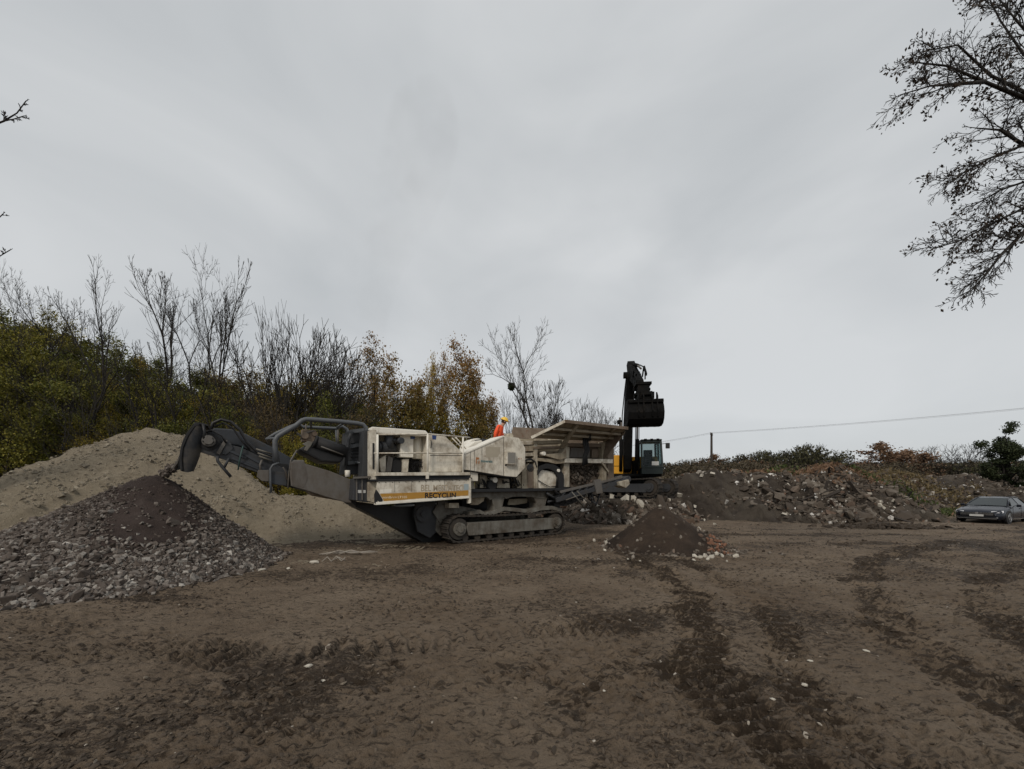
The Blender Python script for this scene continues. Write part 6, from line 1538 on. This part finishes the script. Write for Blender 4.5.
# boom, stick, cylinders, bucket (x forward, z up)
def link_plate(name, prof, y0, y1, mat, parent=ex, bev=.02): return MB().prism([(a_, y0, q_) for a_, q_ in prof], (0, y1 - y0, 0)).build(name, mat, parent, bev)
by = -.26
link_plate('boom', [(.35, 1.35), (.95, 1.5), (1.15, 2.2), (1.35, 3.6), (1.75, 5.0), (2.25, 6.2), (2.05, 6.5), (1.75, 6.35), (1.15, 5.2), (.65, 3.9), (.35, 2.4)], by - .24, by + .17, M['exc_dark'])
MB().box(.1, .9, by - .45, by - .33, 1.25, 2.0).build('boom_bracket', M['exc_dark'], ex, .02); MB().box(.1, .9, by + .31, by + .43, 1.25, 2.0).build('boom_bracket', M['exc_dark'], ex, .02)
for yy in (by - .42, by + .40):
    c1 = MB().cyl((1.05, yy, 1.4), (1.30, yy, 3.1), .095, n=14).build('boom_cylinder', M['exc_dark'], ex)
    MB().cyl((1.30, yy, 3.1), (1.38, yy, 4.0), .05, n=12).build('piston_rod', M['plate'], c1)
for yy, r_ in ((by - .36, .03), (by + .34, .022), (by + .52, .022)): MB().tube([(1.0, yy, 1.9), (1.15, yy, 3.2), (1.2, yy - .0, 4.4), (1.7, yy * .9, 5.6), (2.0, yy * .8, 6.4)], r_, 6).build('hose', M['rubber'], ex)
MB().tube([(.9, by - .40, 1.6), (1.0, by - .46, 3.2), (1.2, by - .48, 4.3)], .05, 8).build('pipe', M['plate'], ex)
MB().box(1.1, 1.3, by - .62, by - .40, 3.95, 4.15).build('boom_lamp', M['exc_dark'], ex, .02)
link_plate('stick', [(1.35, 7.05), (1.75, 7.15), (2.25, 6.75), (3.2, 6.15), (4.3, 5.45), (4.45, 5.2), (4.25, 5.08), (3.2, 5.6), (2.3, 6.0), (1.95, 6.15), (1.6, 6.6)], by - .16, by + .2, M['exc_dark'])
MB().cyl((2.05, by - .4, 6.32), (2.05, by + .4, 6.32), .17, n=18).build('stick_pivot', M['exc_dark'], ex)
for yy in (by + .1,):
    c1 = MB().cyl((1.85, yy, 6.95), (3.2, yy + .02, 6.45), .085, n=12).build('bucket_cylinder', M['exc_dark'], ex); MB().cyl((3.2, yy + .02, 6.45), (4.0, yy + .03, 6.05), .045, n=10).build('piston_rod', M['plate'], c1)
c1 = MB().cyl((.72, by, 4.2), (1.1, by, 5.7), .1, n=12).build('stick_cylinder', M['exc_dark'], ex); MB().cyl((1.1, by, 5.7), (1.45, by, 7.0), .05, n=10).build('piston_rod', M['plate'], c1)
MB().tube([(2.0, by + .26, 6.85), (2.6, by + .33, 6.65), (3.3, by + .36, 6.35), (3.9, by + .34, 5.9), (4.2, by + .28, 5.5)], .03, 8).build('hose', M['rubber'], ex)
lk = MB(); lk.bar((3.75, by - .2, 5.75), (4.1, by - .2, 6.1), .05, .12).bar((3.75, by + .24, 5.75), (4.1, by + .24, 6.1), .05, .12).bar((4.1, by - .22, 6.1), (4.75, by - .2, 5.55), .06, .12).bar((4.1, by + .26, 6.1), (4.75, by + .24, 5.55), .06, .12); lk.build('bucket_linkage', M['exc_dark'], ex, .01)
cy_ = -.13
qc = MB().box(4.15, 4.85, cy_ - .36, cy_ + .32, 5.10, 5.22).box(4.2, 4.8, cy_ - .27, cy_ + .24, 4.8, 5.12).box(4.1, 4.9, cy_ - .36, cy_ + .34, 4.62, 4.78).box(4.2, 4.8, cy_ - .30, cy_ + .28, 4.35, 4.62).cyl((4.3, cy_ - .40, 5.0), (4.3, cy_ + .36, 5.0), .07, n=12).cyl((4.7, cy_ - .42, 4.68), (4.7, cy_ + .40, 4.68), .07, n=12)
qc.build('tilt_coupler', M['exc_dark'], ex, .015)
# bucket: back and round belly face the camera, mouth towards the machine
bk = link('bucket', None, ex)
bw = .73; bc = -.10
prof = [(4.25, 4.42), (4.95, 4.42), (5.02, 4.34), (4.98, 4.22), (5.10, 4.05), (5.18, 3.80), (5.12, 3.52), (4.92, 3.33), (4.6, 3.26), (4.1, 3.30), (3.75, 3.36)]
inn = [(a_ * .965 + .14, q_ * .94 + .245) for a_, q_ in prof]
MB().prism([(a_, bc - bw, q_) for a_, q_ in prof + inn[::-1]], (0, 2 * bw, 0)).build('shell', M['exc_dark'], bk, .01)
for yy in (bc - bw - .03, bc + bw): MB().prism([(a_, yy, q_) for a_, q_ in prof], (0, .03, 0)).build('side_plate', M['exc_dark'], bk, .005)
for k in range(5): 
    y_ = bc - bw + .1 + k * (2 * bw - .2) / 4; MB().prism([(3.8, y_ - .05, 3.34), (3.8, y_ - .05, 3.42), (3.5, y_ - .03, 3.40)], (0, .10, 0)).build('tooth', M['plate'], bk)
for yy in (-.3, .24): MB().box(4.3, 4.9, yy - .05, yy + .05, 4.45, 4.75).build('ear', M['exc_dark'], bk, .01)
for yy in (-.42, -.20, .16, .38): MB().prism([(4.9, yy - .03, 4.72), (5.12, yy - .03, 4.5), (5.10, yy - .03, 4.2), (5.26, yy - .03, 3.85), (5.2, yy - .03, 3.6), (5.0, yy - .03, 3.6), (4.9, yy - .03, 4.3)], (0, .06, 0)).build('rib', M['exc_dark'], bk, .008)
MB().box(5.03, 5.09, bc - bw, bc + bw, 4.25, 4.30).build('wear_strip', M['exc_dark'], bk, .008)

# ------------------------------------------------------------------ car
ca = empty('parked_car', (25.95, 21.5, g1(26.6, 21.8) + .01), math.atan2(.42, .93), label='dark blue grey saloon car parked at the right edge before the rubble', cat='car')
# x backwards from the nose, y across (near side negative), z up
def lerp_tab(x, tab):
    return [float(np.interp(x, [t[0] for t in tab], [t[i] for t in tab])) for i in range(1, len(tab[0]))]
TAB = [  # x, half width, bottom, belt height, top height
    (0.00, .60, .30, .56, .60), (0.05, .74, .22, .62, .66), (0.15, .84, .19, .68, .72), (0.40, .905, .18, .74, .80), (0.8, .93, .18, .80, .88), (1.2, .935, .18, .86, .95), (1.45, .935, .18, .89, .98),
    (2.0, .935, .17, .92, .96), (3.0, .935, .17, .95, .98), (3.8, .935, .18, .97, 1.02), (4.3, .91, .20, .97, 1.06), (4.65, .86, .24, .94, 1.06), (4.8, .76, .30, .86, .98), (4.85, .66, .36, .80, .88)]
xs = sorted(set([t[0] for t in TAB] + list(np.linspace(0, 4.85, 34))))
V, F_, ring = [], [], 15
for x in xs:
    hw, zb, ze, zt = lerp_tab(x, TAB); half = [(hw * .86, zb), (hw * .97, zb + .06), (hw, zb + .2), (hw * .995, (zb + ze) / 2), (hw * .985, ze - .05), (hw * .93, ze + .01), (hw * .70, zt - .03 * (1 - 0)), (0, zt)]
    V += [(x, -a_, q_) for a_, q_ in half] + [(x, a_, q_) for a_, q_ in half[-2::-1]]
nr = len(xs)
b = MB(); fs = [(i*ring+k, i*ring+k+1, (i+1)*ring+k+1, (i+1)*ring+k) for i in range(nr-1) for k in range(ring-1)]
fs += [tuple(range(ring)), tuple(range((nr-1)*ring, nr*ring))[::-1]] + [(i*ring, (i+1)*ring, (i+1)*ring+ring-1, i*ring+ring-1) for i in range(nr-1)]
b.add(V, fs, True); b.build('body', M['carpaint'], ca)
# greenhouse
GT = [(1.30, .70, .965), (2.15, .585, 1.37), (2.5, .58, 1.42), (3.2, .57, 1.43), (3.75, .56, 1.36), (4.45, .62, 1.055)]
def gpt(x, s, inset=0): w_, z_ = lerp_tab(x, GT); return (x, s * (w_ - inset), z_)
roof_x = [2.15, 2.5, 2.85, 3.2, 3.75]
b = MB()
V = [p for x in roof_x for p in (gpt(x, -1), (x, 0, gpt(x, 1)[2] + .025), gpt(x, 1))]; b.add(V, [(3*i, 3*i+1, 3*i+4, 3*i+3) for i in range(4)] + [(3*i+1, 3*i+2, 3*i+5, 3*i+4) for i in range(4)], True)
b.build('roof', M['carpaint'], ca)
wb = lambda x: lerp_tab(x, TAB)
MB().add([(1.28, -.74, .955), (1.28, .74, .955), gpt(2.17, 1, .03), gpt(2.17, -1, .03), (1.2, 0, .985), (2.13, 0, 1.395)], [(0, 4, 5, 3), (4, 1, 2, 5)], True).build('windscreen', M['carglass'], ca)
MB().add([gpt(3.74, -1, .03), gpt(3.74, 1, .03), (4.47, .66, 1.05), (4.47, -.66, 1.05)], [(0, 1, 2, 3)]).build('rear_window', M['carglass'], ca)
for s in (-1, 1):
    sw = [(1.55, s * .85, .92), (2.65, s * .86, .95), (3.6, s * .86, .97), (4.1, s * .80, 1.0)]
    MB().add([(1.62, s * .84, .93), (2.70, s * .855, .955), (2.70, s * .585, 1.395), (2.25, s * .59, 1.36)], [(0, 1, 2, 3)]).build('side_window', M['carglass'], ca)
    MB().add([(2.76, s * .855, .955), (3.75, s * .84, .98), (3.60, s * .58, 1.36), (2.76, s * .585, 1.395)], [(0, 1, 2, 3)]).build('side_window', M['carglass'], ca)
    MB().tube([(1.30, s * .78, .95), (1.75, s * .70, 1.17), gpt(2.15, s)], .035, 6).tube([gpt(2.15, s), gpt(2.5, s), gpt(3.2, s), gpt(3.75, s), (4.45, s * .68, 1.04)], .028, 6).bar((2.73, s * .86, .94), (2.73, s * .585, 1.40), .06, .03).build('pillars', M['carpaint'], ca)
    MB().add([(1.3, s * .80, .94), (4.4, s * .80, 1.0), (4.4, s * .9, .96), (1.3, s * .92, .88)], [(0, 1, 2, 3)], True).build('shoulder', M['carpaint'], ca)
    MB().tube([(1.72, s * .86, .93), (1.72, s * .97, .97)], .02, 6).box(1.62, 1.76, s * 1.05 - .11, s * 1.05 + .05, .90, 1.04).build('wing_mirror', M['carpaint'], ca, .03)
    # wheels
    for x in (.93, 3.78):
        wl = link('wheel', None, ca)
        MB().cyl((x, s * .80, .335), (x, s * .9425, .335), .40, n=28).build('wheel_well_shade_disc', M['black'], wl)  # black disc on the body, paints the shade of a recessed wheel well
        MB().cyl((x, s * .72, .33), (x, s * .945, .33), .335, n=30).build('tyre', M['rubber'], wl, .015)
        r = MB().cyl((x, s * .93, .33), (x, s * .950, .33), .235, n=24)
        r.build('rim', M['black'], wl)
        sp_ = MB()
        for i in range(5): a_ = 2 * PI * i / 5; sp_.bar((x, s * .955, .33), (x + .225 * math.cos(a_), s * .953, .33 + .225 * math.sin(a_)), .055, .02, (0, s, 0))
        sp_.tube([(x + .225 * math.cos(2*PI*i/20), s * .952, .33 + .225 * math.sin(2*PI*i/20)) for i in range(21)], .014, 5, False).build('spokes', M['alloy'], wl)
    # lamps
    MB().add([(.10, s * .50, .66), (.16, s * .70, .68), (.33, s * .875, .71), (.30, s * .885, .60), (.10, s * .77, .57), (.045, s * .52, .585)], [(0, 1, 2, 3, 4, 5)]).prism([(.09, s * .50, .665), (.15, s * .70, .685), (.32, s * .88, .715), (.29, s * .89, .605), (.08, s * .78, .575), (.03, s * .52, .585)], (-.012, 0, 0)).build('headlight', M['lamp'], ca, .004)
    MB().prism([(.035, s * .58, .30), (.06, s * .76, .31), (.06, s * .76, .35), (.035, s * .58, .34)], (-.03, 0, 0)).build('fog_lamp', M['chrome'], ca)
    MB().bar((1.45, s * .937, .62), (2.70, s * .940, .62), .004, .01).bar((2.72, s * .941, .25), (2.72, s * .94, .9), .008, .008).bar((1.48, s * .94, .25), (1.48, s * .925, .88), .008, .008).build('door_seams', M['black'], ca)
    MB().box(2.42, 2.62, s * .945 - .012, s * .945 + .012, .78, .81).build('door_handle', M['carpaint'], ca)
    MB().bar((1.35, s * .945, .24), (3.35, s * .945, .24), .012, .03).build('sill_trim', M['chrome'], ca)
gr_ = MB()
for k in range(5): gr_.bar((-.015, -.60, .46 + k * .032), (-.015, .60, .46 + k * .032), .03, .010)
gr_.build('grille', M['chrome'], ca)
MB().box(-.01, .06, -.62, .62, .44, .61).box(-.005, .10, -.70, .70, .22, .36).build('air_intake', M['black'], ca, .01)
MB().box(-.045, -.03, -.26, .26, .385, .49).build('number_plate', M['plate_white'], ca)
MB().cyl((-.045, 0, .56), (-.02, 0, .56), .062, n=20).build('round_badge', M['chrome'], ca)
MB().bar((-.03, -.72, .27), (-.03, .72, .27), .02, .02).build('bumper_trim', M['chrome'], ca)
MB().box(1.9, 2.4, -.6, -.15, .6, 1.2).box(1.9, 2.4, .15, .6, .6, 1.2).build('seats', M['black'], ca, .05)

# ------------------------------------------------------------------ utility poles and cables
def pole(x, y, H, label):
    e = empty('utility_pole', (x, y, g1(x, y)), math.atan2(-26, 32), label=label, cat='utility pole')
    MB().cyl((0, 0, -.3), (0, 0, H), .17, .11, n=12).build('pole', M['wood'], e)
    MB().box(-.04, .04, -.55, .55, H - .25, H - .13).build('crossarm', M['wood'], e)
    for y_ in (-.45, 0, .45): MB().cyl((0, y_, H - .13), (0, y_, H + .03), .04, .025, n=8).build('insulator', M['plate'], e)
    return e
px_, py_ = at(711.5, 44), 44.0; HP = zh(433, 44)
pole(px_, py_, HP, 'lone wooden utility pole standing behind the rubble heap')
def cable(a_, c_, sag, label, grp, off):
    pts = [Vector(a_).lerp(Vector(c_), t / 24) + Vector((0, 0, -4 * sag * (t / 24) * (1 - t / 24))) + Vector(off) for t in range(25)]
    o = MB().tube(pts, .0065, 5).build('overhead_cable', M['wire'], None); tag(o, label, 'cable', grp)
for off in ((-.28, -.34, 0), (0, 0, 0.02), (.28, .34, 0)):
    cable((px_, py_, HP), (53.5, 16.5, 8.6), .55, 'thin overhead cable running from the lone pole to the right edge', 'cables right of the pole', off)
    cable((at(588, 62), 62, 8.2), (px_, py_, HP), .45, 'thin overhead cable running left from the lone pole', 'cables left of the pole', off)
pole(at(588, 62), 62, 8.2, 'far wooden utility pole hidden behind the hopper')

# ------------------------------------------------------------------ scraps in the yard
def gp(px, py): Y = F_PX * EYE / (py - HZ); X = at(px, Y); return X, Y, float(gz(X, Y)[0])
x, y, z = gp(350, 555)
sc = empty('wire_scrap', (x, y, z), .1, label='bundle of pale bent wire lying on the mud before the crusher', cat='wire')
rnd = random.Random(9)
for k in range(6):
    p0 = Vector((-.75 + k * .1, rnd.uniform(-.1, .1), .03)); MB().tube([p0, p0 + Vector((.3, .05, .04 + .03 * (k % 3))), p0 + Vector((.6, rnd.uniform(-.1, .1), .03)), p0 + Vector((.95, .02, .05))], .010, 5).build('wire', M['scrap'], sc)
x, y, z = gp(322, 562)
sc = empty('wire_scrap', (x, y, z), .2, label='twisted pale wire with a white lump left of the longer wires', cat='wire')
MB().tube([(0, 0, .02), (.1, .05, .12), (.2, .0, .02), (.3, .05, .13), (.42, 0, .02), (.5, .02, .1)], .012, 5).tube([(.2, .1, .02), (.35, .02, .11), (.5, .05, .02)], .010, 5).build('wire', M['scrap'], sc)
me_ = piece_meshes('paper_scrap', stone_shapes(4, np.random.RandomState(12), .35), M['pale_stone'])
for (px, py, s, lab) in [(314, 563, .10, 'white lump beside the twisted wire'), (309, 669, .040, 'largest crumpled white scrap in the left foreground mud'), (323, 680, .022, 'thin white scrap just below the larger one'), (583, 681, .022, 'small white scrap in the centre foreground'), (604, 689, .018, 'pale flat scrap right of the small white one'), (726, 651, .04, 'pale broken stone in the wheel track'), (810, 664, .022, 'tan pebble right of the wheel rut'), (805, 683, .035, 'reddish tan pebble below the other tan one'), (773, 706, .022, 'small tan pebble low in the right foreground'), (255, 566, .05, 'white stone at the right foot of the gravel cone'), (262, 570, .07, 'flat pale stone before the gravel cone'), (288, 569, .05, 'flat pale stone between gravel cone and wire'), (866, 652, .028, 'pale broken stone right of the wheel rut')]:
    x, y, z = gp(px, py); o = link('scrap_piece', me_[int(px) % 4]); o.location = (x, y, z + s * .3); o.scale = (s * 1.1, s * .75, s * .4); o.rotation_euler = (0, 0, px)
    tag(o, lab, 'scrap')
x, y, z = gp(885, 527)
rs = np.random.RandomState(44); n = 500
Q = np.stack([x + rs.normal(0, 1.0, n), y + rs.normal(0, .35, n), np.zeros(n)], 1); Q[:, 2] = gz(Q[:, 0], Q[:, 1]) + rs.uniform(0, .12, n) * np.exp(-((Q[:, 0] - x) / 1.2) ** 2)
scatter('mud_ridge', Q, rs.uniform(.04, .12, (n, 1)) * rs.uniform(.6, 1.5, (n, 3)) * [1.5, 1, .7], st_shapes, rs.beta(1.2, 4, n) * .6, rs, M['clod'], None, .5, 'low dark ridge of scraped up mud left of the car', 'mud ridge')

# ------------------------------------------------------------------ faint exhaust smoke
def smoke():
    rnd = random.Random(3)
    Yd = 13.5
    path = [(372, 372, .35), (370, 320, .6), (378, 270, .8), (398, 215, 1.1), (415, 165, 1.3), (428, 118, 1.2), (436, 90, .6)]
    b = MB(); b.tube([(at(a_, Yd), Yd, zh(q_, Yd)) for a_, q_, r in path], [r for a_, q_, r in path], 20)
    m = bpy.data.materials.new('exhaust_smoke'); m.use_nodes = True; n = m.node_tree; n.nodes.clear()
    o_ = N(n, 'ShaderNodeOutputMaterial'); v = N(n, 'ShaderNodeVolumePrincipled'); v.inputs['Color'].default_value = (0.30, 0.27, 0.24, 1)
    g = N(n, 'ShaderNodeNewGeometry').outputs['Position']
    ns = noise(n, 0.8, 4, 0.6, g, 0.5)
    n.links.new(rng_(n, ns, 0.42, 0.75, 0.0, 0.08), v.inputs['Density']); n.links.new(v.outputs[0], o_.inputs['Volume'])
    o = b.build('exhaust_smoke', m)
    tag(o, 'faint brownish exhaust smoke drifting up above the engine housing', 'smoke', kind='stuff')
smoke()
